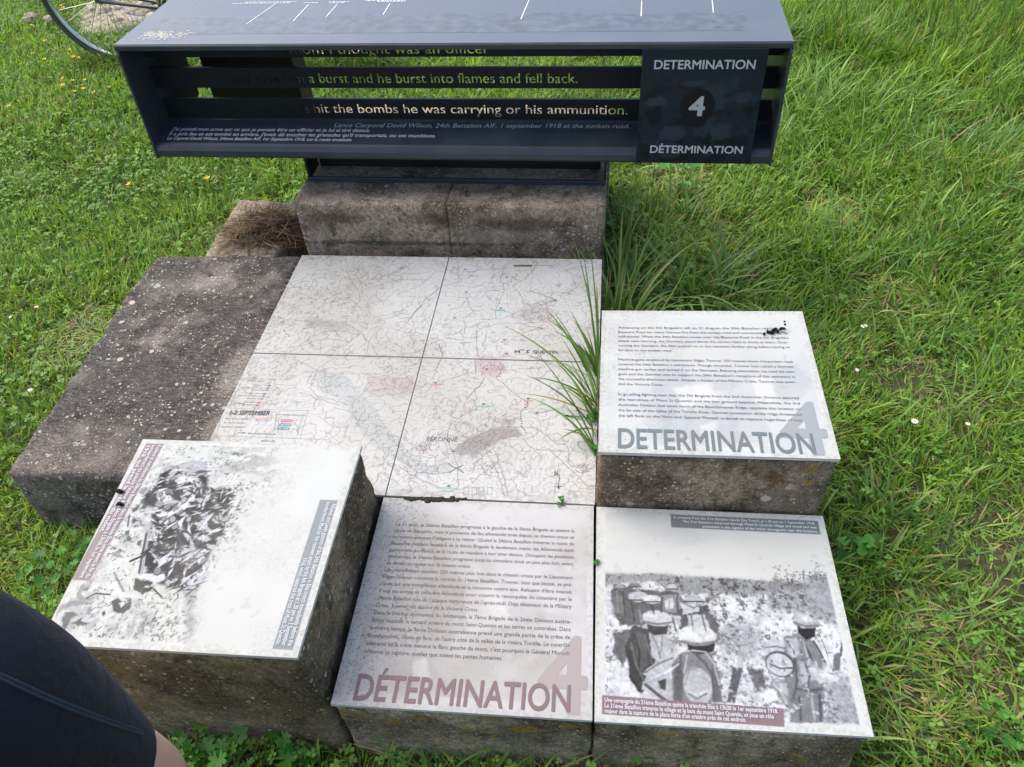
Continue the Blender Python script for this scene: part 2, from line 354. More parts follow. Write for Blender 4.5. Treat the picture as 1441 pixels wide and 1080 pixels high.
def weather(art, seed, left=0.5, specks=0.5, cloud=0.5, tint=(0.80, 0.78, 0.72)):
    """dirt and lichen specks that sit on the plate"""
    U, V = art.U, art.V; all_ = (slice(None), slice(None))
    cl = sstep(0.42, 0.75, fbm(U*4, V*4, 5, seed))
    art.I *= 1-cloud*0.45*cl[..., None]*(1-np.array(tint))*1.6
    zone = np.clip(sstep(0.42, 0.72, fbm(U*4.5, V*4.5, 4, seed+21)+left*(0.30-U)*0.8), 0, 1)
    sp = fbm(U*150, V*150, 2, seed+11, 0.6); sp2 = fbm(U*110, V*110, 4, seed+13, 0.75)
    art.put(all_, np.clip(specks*(0.10+0.9*zone)*sstep(0.66, 0.80, sp), 0, 0.85), (0.10, 0.095, 0.08))
    art.put(all_, np.clip(0.75*specks*zone*sstep(0.56, 0.72, sp2), 0, 0.7), (0.20, 0.19, 0.16))
    art.put(all_, np.clip(0.30*specks*zone, 0, 0.4), (0.42, 0.41, 0.37))
    ed = np.minimum(np.minimum(U, 1-U), np.minimum(V, 1-V)); g2 = sstep(0.030, 0.0, ed-0.022*(fbm(U*34, V*34, 4, seed+51)-0.30)*2)
    art.put(all_, np.clip(0.26*g2*sstep(.35, .65, fbm(U*90, V*90, 3, seed+55)), 0, .6), (0.22, 0.205, 0.165))
    dr = sstep(0.80, 0.84, fbm(U*23, V*23, 2, seed+61)); art.put(all_, 0.18*dr, (0.30, 0.28, 0.22))

def panel(name, tile, art, parent, mat, th=0.008, u0=0.0, u1=1.0, v0=0.0, v1=1.0, label=None):
    nv, nu = art.U.shape
    P = tile.p(art.U, art.V).reshape(-1, 3); idx = np.arange(nu*nv).reshape(nv, nu)
    q = np.stack([idx[:-1, :-1], idx[:-1, 1:], idx[1:, 1:], idx[1:, :-1]], -1).reshape(-1, 4)
    ring = np.concatenate([idx[0, :], idx[1:, -1], idx[-1, -2::-1], idx[-2:0:-1, 0]])
    low = P[ring].copy(); low[:, 2] -= th; n0 = len(P); m = len(ring); k = np.arange(m)
    sides = np.stack([ring[k], n0+k, n0+(k+1) % m, ring[(k+1) % m]], -1)
    colr = np.concatenate([np.clip(art.I, 0, 1).reshape(-1, 3)*0.76, np.tile([[0.6, 0.61, 0.61]], (m, 1))])
    # a crisp edge: the side walls get their own verts
    V = np.concatenate([P, low, P[ring]]); sides = np.stack([n0+m+k, n0+k, n0+(k+1) % m, n0+m+(k+1) % m], -1)
    colr = np.concatenate([colr, np.tile([[0.5, 0.5, 0.49]], (m, 1))])
    o = from_np(name, V, np.concatenate([q, sides]), None, mat, parent, colr)
    if label: o['label'] = label
    return o

def rough_block(name, top, z_top, z_bot, mat, parent, flare=0.0, amp=0.0055, chip=0.013, seed=1, res=0.013):
    """a cast concrete block with worn arrises"""
    tl, tr, br, bl = [np.array(c[:2]) for c in top]
    cx = sum((tl, tr, br, bl))/4
    n_u = max(4, int(np.linalg.norm(tr-tl)/res)); n_v = max(4, int(np.linalg.norm(tl-bl)/res)); n_w = max(4, int((z_top-z_bot)/res))
    bm = bmesh.new(); cache = {}
    def vert(i, j, k):
        key = (i, j, k)
        if key in cache: return cache[key]
        u, v, w = i/n_u, j/n_v, k/n_w
        p = (bl*(1-u)+br*u)*(1-v)+(tl*(1-u)+tr*u)*v; p = p+(p-cx)*flare*(1-w)
        cache[key] = bm.verts.new((p[0], p[1], z_bot+(z_top-z_bot)*w)); return cache[key]
    for i in range(n_u):
        for j in range(n_v):
            bm.faces.new((vert(i, j, n_w), vert(i+1, j, n_w), vert(i+1, j+1, n_w), vert(i, j+1, n_w)))
    for k in range(n_w):
        for i in range(n_u):
            bm.faces.new((vert(i, 0, k), vert(i+1, 0, k), vert(i+1, 0, k+1), vert(i, 0, k+1)))
            bm.faces.new((vert(i+1, n_v, k), vert(i, n_v, k), vert(i, n_v, k+1), vert(i+1, n_v, k+1)))
        for j in range(n_v):
            bm.faces.new((vert(0, j+1, k), vert(0, j, k), vert(0, j, k+1), vert(0, j+1, k+1)))
            bm.faces.new((vert(n_u, j, k), vert(n_u, j+1, k), vert(n_u, j+1, k+1), vert(n_u, j, k+1)))
    bm.normal_update()
    pos = {}
    for (i, j, k), v in cache.items():
        x, y, z = v.co
        n1 = float(fbm(np.array(x*30+z*21), np.array(y*30-z*17), 3, seed))-0.5; n2 = float(fbm(np.array(x*9+z*7), np.array(y*9-z*5), 2, seed+5))
        edges = (i in (0, n_u))+(j in (0, n_v))+(k == n_w)
        d = v.normal*(n1*amp*2)
        if edges >= 2: d = d - v.normal*chip*(0.25+1.1*max(0, n2-0.35))
        pos[v] = d
    for v, d in pos.items(): v.co += d
    return from_bm(name, bm, mat, parent, smooth=True)

# ---- lettering
_fc = bpy.data.curves.new('lettering_source', 'FONT'); _fo = bpy.data.objects.new('lettering_source', _fc); COL.objects.link(_fo)
def glyphs(txt, bold=0.0, res=2, shear=0.0):
    _fc.body = txt; _fc.size = 1.0; _fc.offset = bold; _fc.resolution_u = res; _fc.shear = shear; _fc.fill_mode = 'FRONT'; _fc.dimensions = '2D'
    dg = bpy.context.evaluated_depsgraph_get(); dg.update()
    ev = _fo.evaluated_get(dg); me = ev.to_mesh()
    V = np.empty(len(me.vertices)*3, np.float32); me.vertices.foreach_get('co', V); V = V.reshape(-1, 3)[:, :2].astype(float)
    F = [tuple(p.vertices) for p in me.polygons]; ev.to_mesh_clear()
    return V, F
class Lettering:
    def __init__(s): s.V = []; s.F = []; s.n = 0
    def add(s, P, F):
        s.V.append(P); s.F += [tuple(i+s.n for i in f) for f in F]; s.n += len(P)
    def build(s, name, mat, parent):
        me = bpy.data.meshes.new(name); me.from_pydata(np.concatenate(s.V).tolist(), [], s.F); me.update()
        return link(name, me, mat, parent)
def write(L, fn, txt, a, b, h=None, bold=0.0, align='J', dz=0.0007, hscale=None, down=None, res=2, shear=0.0):
    """one line of text with its baseline from a to b (u, v); fn maps u, v to the surface.
    h: capital height in v units along `down` direction; J stretches to the full width"""
    V, F = glyphs(txt, 0.0, res, shear)
    if len(V) == 0: return
    x0, x1 = V[:, 0].min(), V[:, 0].max(); a = np.array(a, float); b = np.array(b, float)
    e = b-a
    up = np.array(down, float)                  # u, v offset of one cap height
    cap = 0.70
    if align == 'J': tx = (V[:, 0]-x0)/(x1-x0)
    else:
        wl = hscale*(x1-x0)                     # fraction of e taken by the line
        tx = (V[:, 0]-x0)/(x1-x0)*wl
        if align == 'R': tx = tx+1-wl
        if align == 'C': tx = tx+(1-wl)/2
    uv = a+tx[:, None]*e+(V[:, 1]/cap)[:, None]*up
    if bold < 0.015: L.add(fn(uv[:, 0], uv[:, 1], dz), F); return
    ex = e/max(x1-x0, 1e-6) if align == 'J' else e*hscale
    for k, (i, j) in enumerate(((0, 0), (1, 0), (-1, 0), (0, 1), (0, -1), (.7, .7), (-.7, -.7), (.7, -.7), (-.7, .7))):
        o_ = ex*(i*bold)+up*(j*bold/cap); L.add(fn(uv[:, 0]+o_[0], uv[:, 1]+o_[1], dz+0.00004*k), F)

WHITE = (0.60, 0.62, 0.60)
GAP = 0.25
# corner surveys
T_mid = Tile(quad(0.25, (540, 699), (835.5, 711), (833.5, 1013), (465, 990)), 0.25)
T_pho = Tile(quad(0.25, (839.5, 712), (1158, 725), (1230, 1036), (836.5, 1014)), 0.25)
T_map = Tile(quad(0.243, (425, 358), (847, 364), (837, 709), (218, 688)), 0.243)
T_txt = Tile(quad(0.436, (847, 436), (1129, 437), (1183, 645), (842, 635)), 0.436)
T_lft = Tile(quad(0.434, (201, 617), (509, 626), (418, 925), (55, 905)), 0.434)
# the map's hidden front left corner: square to the visible edges
T_map.BL = T_map.BR+(T_map.TL-T_map.TR)*1.0

def shrink(tile, d):
    c = (tile.TL+tile.TR+tile.BR+tile.BL)/4
    return [p+(c-p)/np.linalg.norm(c-p)*d for p in (tile.TL, tile.TR, tile.BR, tile.BL)]
def Zt(tile, ox, oy, s, pts): return tile.uv([(ox+x/s, oy+y/s) for x, y in pts])
FULL = (slice(None), slice(None))
def grey(g): return (g*0.96, g*0.985, g*1.03)

# ---------------- photograph plate, lower right: soldiers filing along a trench
def art_photo():
    A = Art(430, 430, WHITE); U, V = A.U, A.V
    z = lambda p: Zt(T_pho, 830, 700, 3.43, p)
    ins = sstep(0.035, 0.045, U)*sstep(0.035, 0.045, 1-U)*sstep(0.03, 0.04, V)*sstep(0.02, 0.03, 1-V)
    A.put(FULL, ins*(0.10+0.45*sstep(0.45, 0.7, fbm(U*2.2, V*7, 5, 3))*sstep(0.6, 0.8, V)), grey(0.46))
    land = [(62, 365), (300, 362), (520, 378), (760, 392), (930, 400), (1000, 390), (1075, 372), (1160, 362), (1215, 600), (1290, 900), (1340, 1090), (55, 1060)]
    A.poly(z(land), grey(0.52), 1, 0.006, 0.008)
    rough = fbm(U*26, V*26, 5, 40, 0.65); fine = fbm(U*80, V*80, 4, 41, 0.7)
    mask = Art(430, 430, (0, 0, 0)); mask.poly(z(land), (1, 1, 1), 1, 0.006, 0.008); mk = mask.I[..., 0]
    A.put(FULL, mk*(0.35+0.4*sstep(0.40, 0.62, rough)), grey(0.72))
    A.put(FULL, mk*0.6*sstep(0.54, 0.68, fine)*sstep(0.35, 0.6, fbm(U*7, V*7, 4, 44)), grey(0.12))
    A.poly(z([(62, 365), (300, 362), (520, 378), (760, 392), (930, 400), (1090, 430), (800, 470), (560, 455), (430, 470), (300, 400), (62, 420)]), grey(0.26), 0.75, 0.012, 0.012)
    A.poly(z([(860, 480), (960, 420), (1080, 370), (1160, 365), (1215, 620), (1150, 600), (1080, 570), (960, 540), (870, 520)]), grey(0.22), 0.55, 0.02, 0.02)
    A.put(FULL, mk*0.7*sstep(0.55, 0.66, fbm(U*50, V*50, 4, 61, 0.7))*sstep(0.45, 0.6, fbm(U*5+3, V*5, 3, 62)), grey(0.07))
    A.poly(z([(590, 640), (700, 600), (820, 640), (830, 740), (760, 800), (690, 760), (620, 740)]), grey(0.30), 0.55, 0.015, 0.02, 5)
    A.poly(z([(760, 820), (840, 830), (860, 920), (800, 930)]), grey(0.08), 0.8, 0.008, 0.015, 7)
    A.poly(z([(560, 470), (640, 455), (560, 520)]), grey(0.15), 0.7, 0.008, 0.012)
    A.poly(z([(870, 600), (1000, 560), (1200, 620), (1210, 720), (1100, 640), (950, 640)]), grey(0.74), 0.7, 0.012, 0.02)
    # far group
    A.poly(z([(100, 450), (150, 425), (250, 440), (420, 450), (450, 500), (560, 520), (630, 620), (600, 660), (440, 640), (430, 560), (260, 620), (150, 610), (110, 560)]), grey(0.10), 0.92, 0.006, 0.014, 2)
    A.put(FULL, 0.0, grey(0))
    for cx, cy, rx, ry, gcol in ((395, 430, 25, 15, .55), (145, 430, 24, 13, .35), (216, 420, 28, 12, .25), (235, 476, 50, 26, .52), (302, 488, 46, 20, .62), (503, 487, 44, 20, .45)):
        (u, v), (u2, v2), (u3, v3) = z([(cx, cy), (cx+rx, cy), (cx, cy-ry)])
        A.ell(u, v, abs(u2-u), abs(v3-v), grey(gcol), 1, 0, 0.004, 0.003, int(cx))
        A.line(z([(cx-rx*1.1, cy+ry*.6), (cx+rx*1.1, cy+ry*.6)]), 0.006, grey(0.08), 0.9)
    for p, gcol in (([(340, 470), (420, 460), (445, 500), (430, 560), (350, 545)], .30), ([(360, 490), (400, 485), (405, 530), (370, 535)], .62), ([(440, 510), (510, 500), (530, 545), (450, 560)], .58),
                    ([(470, 565), (570, 560), (590, 640), (480, 640)], .55), ([(540, 530), (600, 580), (625, 640), (590, 650)], .18), ([(110, 480), (160, 470), (170, 560), (120, 560)], .22), ([(210, 530), (260, 530), (260, 600), (200, 600)], .16), ([(390, 560), (430, 570), (440, 620), (400, 610)], .5)):
        A.poly(z(p), grey(gcol), 0.95, 0.005, 0.008, int(p[0][0]))
    # left soldier
    A.poly(z([(120, 650), (200, 630), (190, 760), (160, 810), (110, 740)]), grey(0.14), 0.9, 0.006, 0.012)
    A.poly(z([(215, 612), (290, 640), (310, 760), (340, 830), (300, 900), (250, 945), (200, 880), (172, 740), (188, 650)]), grey(0.075), 1, 0.005, 0.008)
    A.poly(z([(225, 640), (262, 650), (285, 790), (250, 860), (215, 780)]), grey(0.16), 0.8, 0.01, 0.01)
    A.poly(z([(285, 650), (372, 655), (390, 720), (365, 770), (300, 775)]), grey(0.50), 1, 0.005, 0.01)
    A.poly(z([(275, 598), (380, 605), (372, 655), (310, 662), (280, 640)]), grey(0.05), 1, 0.004)
    A.ell(*z([(325, 580)])[0], 0.060, 0.036, grey(0.60), 1, -0.05, 0.004, 0.003)
    A.line(z([(252, 590), (325, 608), (398, 598)]), 0.008, grey(0.32), 1)
    A.poly(z([(330, 770), (400, 740), (440, 780), (390, 830), (290, 870), (260, 850)]), grey(0.52), 0.95, 0.005, 0.01)
    A.poly(z([(270, 850), (380, 840), (420, 900), (430, 985), (330, 980), (250, 920)]), grey(0.48), 0.95, 0.006, 0.012)
    A.poly(z([(330, 880), (370, 870), (365, 930), (340, 920)]), grey(0.06), 1, 0.004, 0.006)
    A.line(z([(270, 900), (330, 950), (380, 985)]), 0.012, grey(0.10), 0.9)
    # middle soldier from behind
    A.poly(z([(395, 800), (440, 745), (500, 725), (585, 735), (620, 830), (640, 985), (400, 985)]), grey(0.27), 1, 0.004, 0.005)
    A.poly(z([(590, 780), (625, 840), (640, 985), (600, 985)]), grey(0.16), 0.8, 0.008, 0.01)
    A.poly(z([(405, 800), (440, 790), (455, 900), (440, 985), (408, 985)]), grey(0.13), 0.85, 0.008, 0.008)
    A.poly(z([(468, 700), (606, 700), (598, 740), (530, 752), (478, 738)]), grey(0.05), 1, 0.004)
    A.ell(*z([(520, 662)])[0], 0.072, 0.045, grey(0.66), 1, 0.0, 0.004, 0.003)
    A.put(FULL, 0.0, grey(0)); A.line(z([(434, 690), (500, 708), (560, 706), (606, 690)]), 0.009, grey(0.28), 1)
    A.ell(*z([(522, 905)])[0], 0.055, 0.075, grey(0.50), 1, 0.0, 0.004); A.line(z([(458, 900), (480, 830), (530, 815), (580, 850)]), 0.005, grey(0.22), 0.5)
    A.line(z([(475, 930), (520, 950), (565, 925)]), 0.008, grey(0.62)); A.line(z([(475, 945), (520, 968), (565, 942)]), 0.005, grey(0.25))
    A.line(z([(500, 740), (560, 800), (600, 870)]), 0.012, grey(0.15), 0.9)
    # post
    A.poly(z([(752, 630), (772, 640), (738, 820), (705, 812)]), grey(0.45), 0.8, 0.004, 0.004)
    A.poly(z([(690, 815), (737, 820), (700, 990), (660, 985)]), grey(0.16), 1, 0.004, 0.004)
    # right soldier
    A.poly(z([(935, 670), (1000, 650), (1080, 690), (1125, 780), (1140, 860), (1130, 960), (1130, 1085), (975, 1085), (945, 960), (930, 800)]), grey(0.27), 1, 0.005, 0.008)
    A.poly(z([(945, 680), (1000, 670), (1020, 760), (960, 760)]), grey(0.55), 0.8, 0.008, 0.012); A.poly(z([(1010, 790), (1090, 800), (1100, 880), (1010, 900)]), grey(0.52), 0.8, 0.01, 0.01)
    A.poly(z([(1000, 608), (1092, 618), (1086, 668), (1045, 685), (1005, 650)]), grey(0.045), 1, 0.004)
    A.ell(*z([(1042, 592)])[0], 0.054, 0.032, grey(0.44), 1, -0.12, 0.004); A.ell(*z([(1052, 583)])[0], 0.018, 0.015, grey(0.6), 0.8, 0, 0.005)
    A.line(z([(985, 600), (1040, 618), (1102, 618)]), 0.008, grey(0.25))
    A.poly(z([(840, 690), (900, 670), (945, 700), (935, 745), (850, 745)]), grey(0.55), 1, 0.005, 0.01)
    A.ell(*z([(918, 800)])[0], 0.056, 0.055, grey(0.13), 1, 0.0, 0.004); A.ell(*z([(916, 803)])[0], 0.049, 0.047, grey(0.55), 1, 0.0, 0.004); A.line(z([(870, 800), (920, 822), (980, 818)]), 0.006, grey(0.18))
    A.poly(z([(860, 870), (940, 870), (975, 980), (960, 1010), (900, 950)]), grey(0.30), 0.95, 0.006, 0.012); A.poly(z([(900, 890), (945, 900), (960, 960), (920, 940)]), grey(0.55), 0.7, 0.006, 0.01)
    A.poly(z([(1060, 820), (1130, 830), (1210, 850), (1205, 885), (1100, 900)]), grey(0.62), 0.9, 0.01, 0.012)
    A.poly(z([(1140, 900), (1230, 860), (1290, 1000), (1330, 1085), (1130, 1085)]), grey(0.33), 0.7, 0.012, 0.015)
    A.poly(z([(960, 1000), (1010, 1000), (1010, 1085), (970, 1085)]), grey(0.28), 0.8, 0.008, 0.01)
    A.line(z([(1020, 680), (1060, 750), (1075, 800)]), 0.010, grey(0.14)); A.line(z([(1080, 690), (1110, 740), (1135, 790)]), 0.008, grey(0.16))
    A.line(z([(1100, 640), (1135, 720), (1165, 815)]), 0.003, grey(0.2), 0.8); A.line(z([(1222, 655), (1212, 760)]), 0.007, grey(0.18)); A.poly(z([(1178, 755), (1212, 745), (1208, 830), (1170, 830)]), grey(0.22), 1, 0.004)
    # creases, pebbles, seed heads and photographic grain
    Rr = np.random.default_rng(78)
    def fold(pts, w, g_, al=.5, so=.006): A.line(z(pts), w, grey(g_), al, None, so)
    for pts, w, g_ in (([(215, 660), (240, 740), (235, 840)], .006, .03), ([(262, 660), (290, 740), (300, 800)], .005, .22), ([(200, 700), (222, 800), (262, 880)], .006, .20), ([(195, 860), (240, 930)], .010, .03), ([(300, 660), (330, 720), (340, 770)], .005, .25), ([(350, 665), (345, 740)], .005, .3), ([(270, 840), (330, 800), (400, 770)], .006, .2), ([(300, 870), (380, 835), (430, 800)], .005, .7),
        ([(440, 760), (430, 860), (440, 970)], .008, .15), ([(470, 760), (455, 840)], .005, .5), ([(560, 745), (600, 800), (625, 900)], .006, .5), ([(590, 830), (600, 980)], .007, .12), ([(450, 740), (500, 735), (560, 742)], .004, .6),
        ([(950, 690), (985, 740), (990, 800)], .006, .14), ([(1030, 690), (1050, 760), (1090, 820)], .006, .5), ([(990, 780), (1000, 880), (985, 960)], .008, .13), ([(1040, 800), (1060, 860), (1050, 930)], .006, .13), ([(1090, 790), (1110, 870)], .006, .5), ([(1000, 920), (1060, 930), (1120, 920)], .008, .12), ([(1010, 960), (1020, 1070)], .007, .12), ([(1070, 950), (1085, 1070)], .007, .45), ([(1110, 950), (1115, 1070)], .009, .10), ([(870, 880), (920, 930), (950, 990)], .006, .55), ([(850, 720), (900, 715), (940, 725)], .005, .2), ([(1110, 850), (1160, 855), (1200, 868)], .006, .75),
        ([(130, 450), (135, 550)], .005, .3), ([(160, 450), (170, 560)], .005, .03), ([(200, 500), (215, 590)], .006, .03), ([(240, 540), (250, 610)], .005, .35), ([(350, 480), (345, 550)], .006, .05), ([(420, 480), (425, 550)], .006, .05), ([(385, 490), (380, 540)], .004, .3), ([(490, 570), (500, 640)], .005, .15), ([(540, 560), (560, 640)], .005, .12), ([(460, 510), (500, 530), (520, 520)], .005, .2), ([(400, 580), (415, 640)], .006, .05), ([(300, 520), (310, 560)], .008, .04)):
        fold(pts, w, g_, .75, .0045)
    for cx, cy, w_, h_2 in ((325, 580, 62, 30), (520, 662, 74, 42), (1042, 592, 52, 28)):        # helmets: light crown, shaded underside
        q_ = z([(cx-w_*.2, cy-h_2*.35)])[0]; A.ell(q_[0], q_[1], w_*.0005, h_2*.0005, grey(.70), .55, 0, .012)
        A.line(z([(cx-w_, cy+h_2*.62), (cx, cy+h_2*.95), (cx+w_, cy+h_2*.72)]), .007, grey(.20), .6, None, .006)
    for k in range(260):
        x, y = 640+560*Rr.random(), 470+580*Rr.random(); q_ = z([(x, y)])[0]; A.ell(q_[0], q_[1], .003+.008*Rr.random()**2, .003+.006*Rr.random()**2, grey(.66) if Rr.random() < .5 else grey(.14), .6, 0, .003, .004, k)
    for k in range(130):
        x = 880+290*Rr.random(); y = 405-(x-880)*.12-30*abs(Rr.normal()); q_ = z([(x, y)])[0]; A.ell(q_[0], q_[1], .0025+.002*Rr.random(), .0025, grey(.10), .8)
        if k % 3 == 0: A.line(z([(x, y), (x+Rr.normal()*4, y+30)]), .0015, grey(.2), .6)
    A.mul(1-0.30*(fine-0.5)*mk*2)
    A.I = A.I*(1-mk[..., None])+mk[..., None]*np.clip(A.I, 0, 1)**1.35*1.10
    A.put(FULL, 1-ins, WHITE)
    A.poly(T_pho.uv([(847, 977), (1103, 996), (1104, 1022), (847, 1004)]), (0.205, 0.125, 0.145), 0.93)
    A.poly(T_pho.uv([(943.5, 722.5), (1151, 732), (1155, 751), (944.5, 741)]), (0.150, 0.185, 0.205), 0.97)
    weather(A, 5, 0.3, 0.25, 0.2); return A

# ---------------- photograph plate, raised left: men lying close together in a trench, picture turned a quarter
def art_left():
    A = Art(430, 430, WHITE); U, V = A.U, A.V
    z5 = lambda p: Zt(T_lft, 150, 620, 7.2, p); z6 = lambda p: Zt(T_lft, 70, 740, 6.17, p)
    ins = sstep(0.028, 0.034, U)*sstep(0.028, 0.034, 1-U)*sstep(0.03, 0.036, V)*sstep(0.025, 0.031, 1-V)
    edge = U+0.06*(fbm(V*5, V*0+1.0, 3, 8)-0.5)
    pic = ins*(1-sstep(0.50, 0.66, edge+0.06*np.sin(V*5+1)))
    n1 = fbm(U*24, V*24, 5, 70, 0.65); n2 = fbm(U*70, V*70, 4, 71, 0.7); n3 = fbm(U*6, V*6, 4, 72); n4 = fbm(U*14+V*9, V*30-U*6, 5, 73, 0.62)
    A.put(FULL, ins*0.25*sstep(0.4, 0.7, fbm(U*3, V*3, 4, 76)), grey(0.60))
    A.put(FULL, pic*0.7*sstep(0.46, 0.62, n1)*sstep(0.35, 0.65, n3), grey(0.42))
    A.put(FULL, pic*0.8*sstep(0.57, 0.68, n2)*sstep(0.40, 0.6, fbm(U*9, V*9, 3, 74)), grey(0.10))
    A.put(FULL, pic*0.55*sstep(0.45, 0.62, n4)*sstep(0.60, 0.95, V)*sstep(0.25, 0.5, U), grey(0.30))
    A.put(FULL, ins*0.6*sstep(0.5, 0.66, n2)*sstep(0.30, 0.0, V)*sstep(0.15, 0.4, U)*(1-sstep(0.55, 0.62, U)), grey(0.22))
    A.poly(z6([(1190, 500), (1250, 560), (1230, 760), (1250, 900), (1200, 1010), (1170, 900), (1180, 740)]), grey(0.22), 0.6, 0.02, 0.02)
    body = z5([(350, 480), (480, 440), (560, 330), (640, 260), (800, 215), (940, 250), (1010, 370), (1040, 500), (1200, 470), (1270, 500), (1280, 630), (1200, 740), (1190, 900), (1120, 1050), (1050, 1120), (1000, 1400), (900, 1560), (760, 1500), (600, 1450), (420, 1400), (400, 1080), (470, 720), (400, 640)])
    mk = Art(430, 430, (0, 0, 0)); mk.poly(body, (1, 1, 1), 1, 0.012, 0.02); mk = mk.I[..., 0]
    folds = fbm(U*20-V*16+2*n1, V*26+U*20, 4, 80, 0.6)
    A.put(FULL, mk*0.95, grey(0.13)); A.put(FULL, mk*sstep(0.52, 0.58, folds)*0.85, grey(0.60)); A.put(FULL, mk*sstep(0.47, 0.40, folds)*0.9, grey(0.05))
    K = grey(0.055); G = grey(0.32); L = grey(0.66)
    A.ell(*z5([(830, 300)])[0], 0.085, 0.055, grey(0.46), 1, 0.4, 0.004, 0.01); A.line(z5([(720, 300), (780, 345), (900, 345), (945, 320)]), 0.006, grey(0.16), 0.8)
    for zz, P_, c_ in ((z5, [(950, 365), (1000, 360), (1022, 440), (1000, 530), (960, 530), (990, 450)], K),
        (z5, [(1020, 545), (1060, 510), (1180, 478), (1262, 480), (1262, 535), (1200, 560), (1272, 580), (1260, 632), (1200, 612), (1190, 700), (1160, 740), (1060, 700), (880, 740), (800, 730), (930, 650), (960, 570)], K),
        (z5, [(910, 680), (960, 570), (1000, 600), (985, 650)], L), (z5, [(1060, 590), (1110, 580), (1130, 640), (1080, 660)], G), (z5, [(1180, 500), (1230, 490), (1235, 530)], G), (z5, [(1230, 575), (1260, 575), (1255, 600)], L),
        (z5, [(670, 635), (720, 590), (830, 540), (900, 530), (700, 640)], K), (z5, [(520, 690), (600, 590), (640, 570), (650, 610), (690, 690), (620, 700), (560, 700)], K), (z5, [(585, 655), (605, 650), (600, 685)], L),
        (z5, [(400, 640), (470, 600), (470, 480), (505, 520), (490, 660)], K), (z5, [(500, 520), (620, 500), (660, 590), (540, 640)], L), (z5, [(720, 640), (880, 540), (900, 600), (780, 700)], L),
        (z5, [(600, 840), (740, 830), (700, 865), (620, 860)], K), (z5, [(490, 930), (560, 940), (720, 990), (650, 985), (560, 985), (520, 960)], K), (z5, [(830, 850), (900, 770), (1040, 770), (930, 755), (880, 740), (850, 800)], K),
        (z5, [(1060, 860), (1110, 830), (1185, 828), (1150, 925), (1110, 890)], K), (z5, [(990, 1030), (1090, 990), (1125, 1000), (1100, 1050)], K), (z5, [(500, 790), (540, 780), (510, 850), (585, 880), (560, 900), (510, 885)], K), (z5, [(480, 740), (720, 690), (690, 740), (540, 770)], L),
        (z5, [(330, 500), (400, 460), (420, 520), (350, 540)], G), (z5, [(540, 330), (600, 310), (560, 390)], K), (z5, [(640, 400), (700, 320), (650, 380)], K), (z5, [(700, 400), (820, 370), (920, 380), (760, 440)], L),
        (z6, [(820, 240), (870, 225), (912, 280), (890, 330), (850, 350), (818, 330)], K), (z6, [(740, 450), (900, 478), (815, 530), (905, 520), (870, 560), (800, 590), (730, 540)], K), (z6, [(780, 420), (1000, 400), (1000, 460), (920, 490), (800, 450)], L),
        (z6, [(840, 400), (990, 395), (1060, 330), (1090, 250), (900, 220), (850, 180), (840, 110), (920, 130), (850, 200), (960, 260), (900, 330)], K), (z6, [(1090, 300), (1160, 290), (1195, 360), (1180, 410), (1120, 400), (1070, 380)], K), (z6, [(1160, 420), (1215, 410), (1190, 520), (1180, 460)], K),
        (z6, [(920, 60), (1060, 90), (1110, 110), (1000, 140), (950, 110)], K), (z6, [(960, 280), (1040, 250), (1010, 310), (930, 360)], L), (z6, [(530, 650), (580, 620), (640, 660), (700, 620), (712, 700), (640, 750), (560, 740)], grey(0.10)), (z6, [(600, 660), (690, 650), (610, 710)], L),
        (z6, [(480, 490), (560, 480), (680, 600), (650, 640), (560, 580)], L), (z6, [(535, 230), (600, 200), (670, 210), (600, 230), (655, 270), (540, 262)], G), (z6, [(550, 190), (575, 160), (580, 200)], G),
        (z6, [(110, 800), (130, 750), (200, 735), (245, 770), (180, 800), (130, 905), (110, 870)], grey(0.16)), (z6, [(180, 840), (290, 780), (280, 820), (345, 840), (240, 862)], grey(0.16)), (z6, [(60, 740), (100, 680), (200, 640), (330, 650), (372, 670), (200, 690), (110, 720), (50, 800)], G),
        (z6, [(230, 590), (290, 490), (312, 500), (270, 590), (322, 620), (260, 642)], G), (z6, [(330, 700), (370, 690), (350, 770), (325, 760)], G), (z6, [(95, 945), (140, 920), (212, 960)], grey(0.12)), (z6, [(400, 740), (430, 720), (420, 760)], G), (z6, [(445, 760), (480, 730), (490, 750), (460, 780)], K)):
        A.poly(zz(P_), c_, 0.96, 0.004, 0.006, int(P_[0][0]))
    A.line(z5([(690, 740), (880, 915)]), 0.020, K); A.line(z5([(640, 620), (740, 720)]), 0.024, G); A.line(z6([(852, 40), (840, 120), (812, 250), (790, 400)]), 0.020, grey(0.42)); A.line(z6([(840, 60), (800, 260), (775, 400)]), 0.008, grey(0.12))
    A.line(z6([(1100, 240), (1240, 290), (1340, 310)]), 0.014, G); A.line(z6([(1150, 330), (1240, 280), (1360, 150)]), 0.006, grey(0.2)); A.line(z6([(320, 620), (400, 580), (520, 590)]), 0.006, K); A.line(z6([(560, 400), (640, 560)]), 0.008, G); A.line(z6([(700, 300), (790, 260)]), 0.010, K); A.line(z6([(900, 540), (970, 610)]), 0.006, K)
    A.line(z5([(230, 750), (215, 860)]), 0.008, grey(0.2))
    for a_ in ((210, 930), (225, 985), (330, 1030), (290, 690), (380, 660), (270, 810)): A.ell(*z5([a_])[0], 0.010, 0.013, grey(0.12), 0.9, 0, 0.003, 0.008, a_[0])
    Rr = np.random.default_rng(77); mlist = np.argwhere(mk > 0.6)
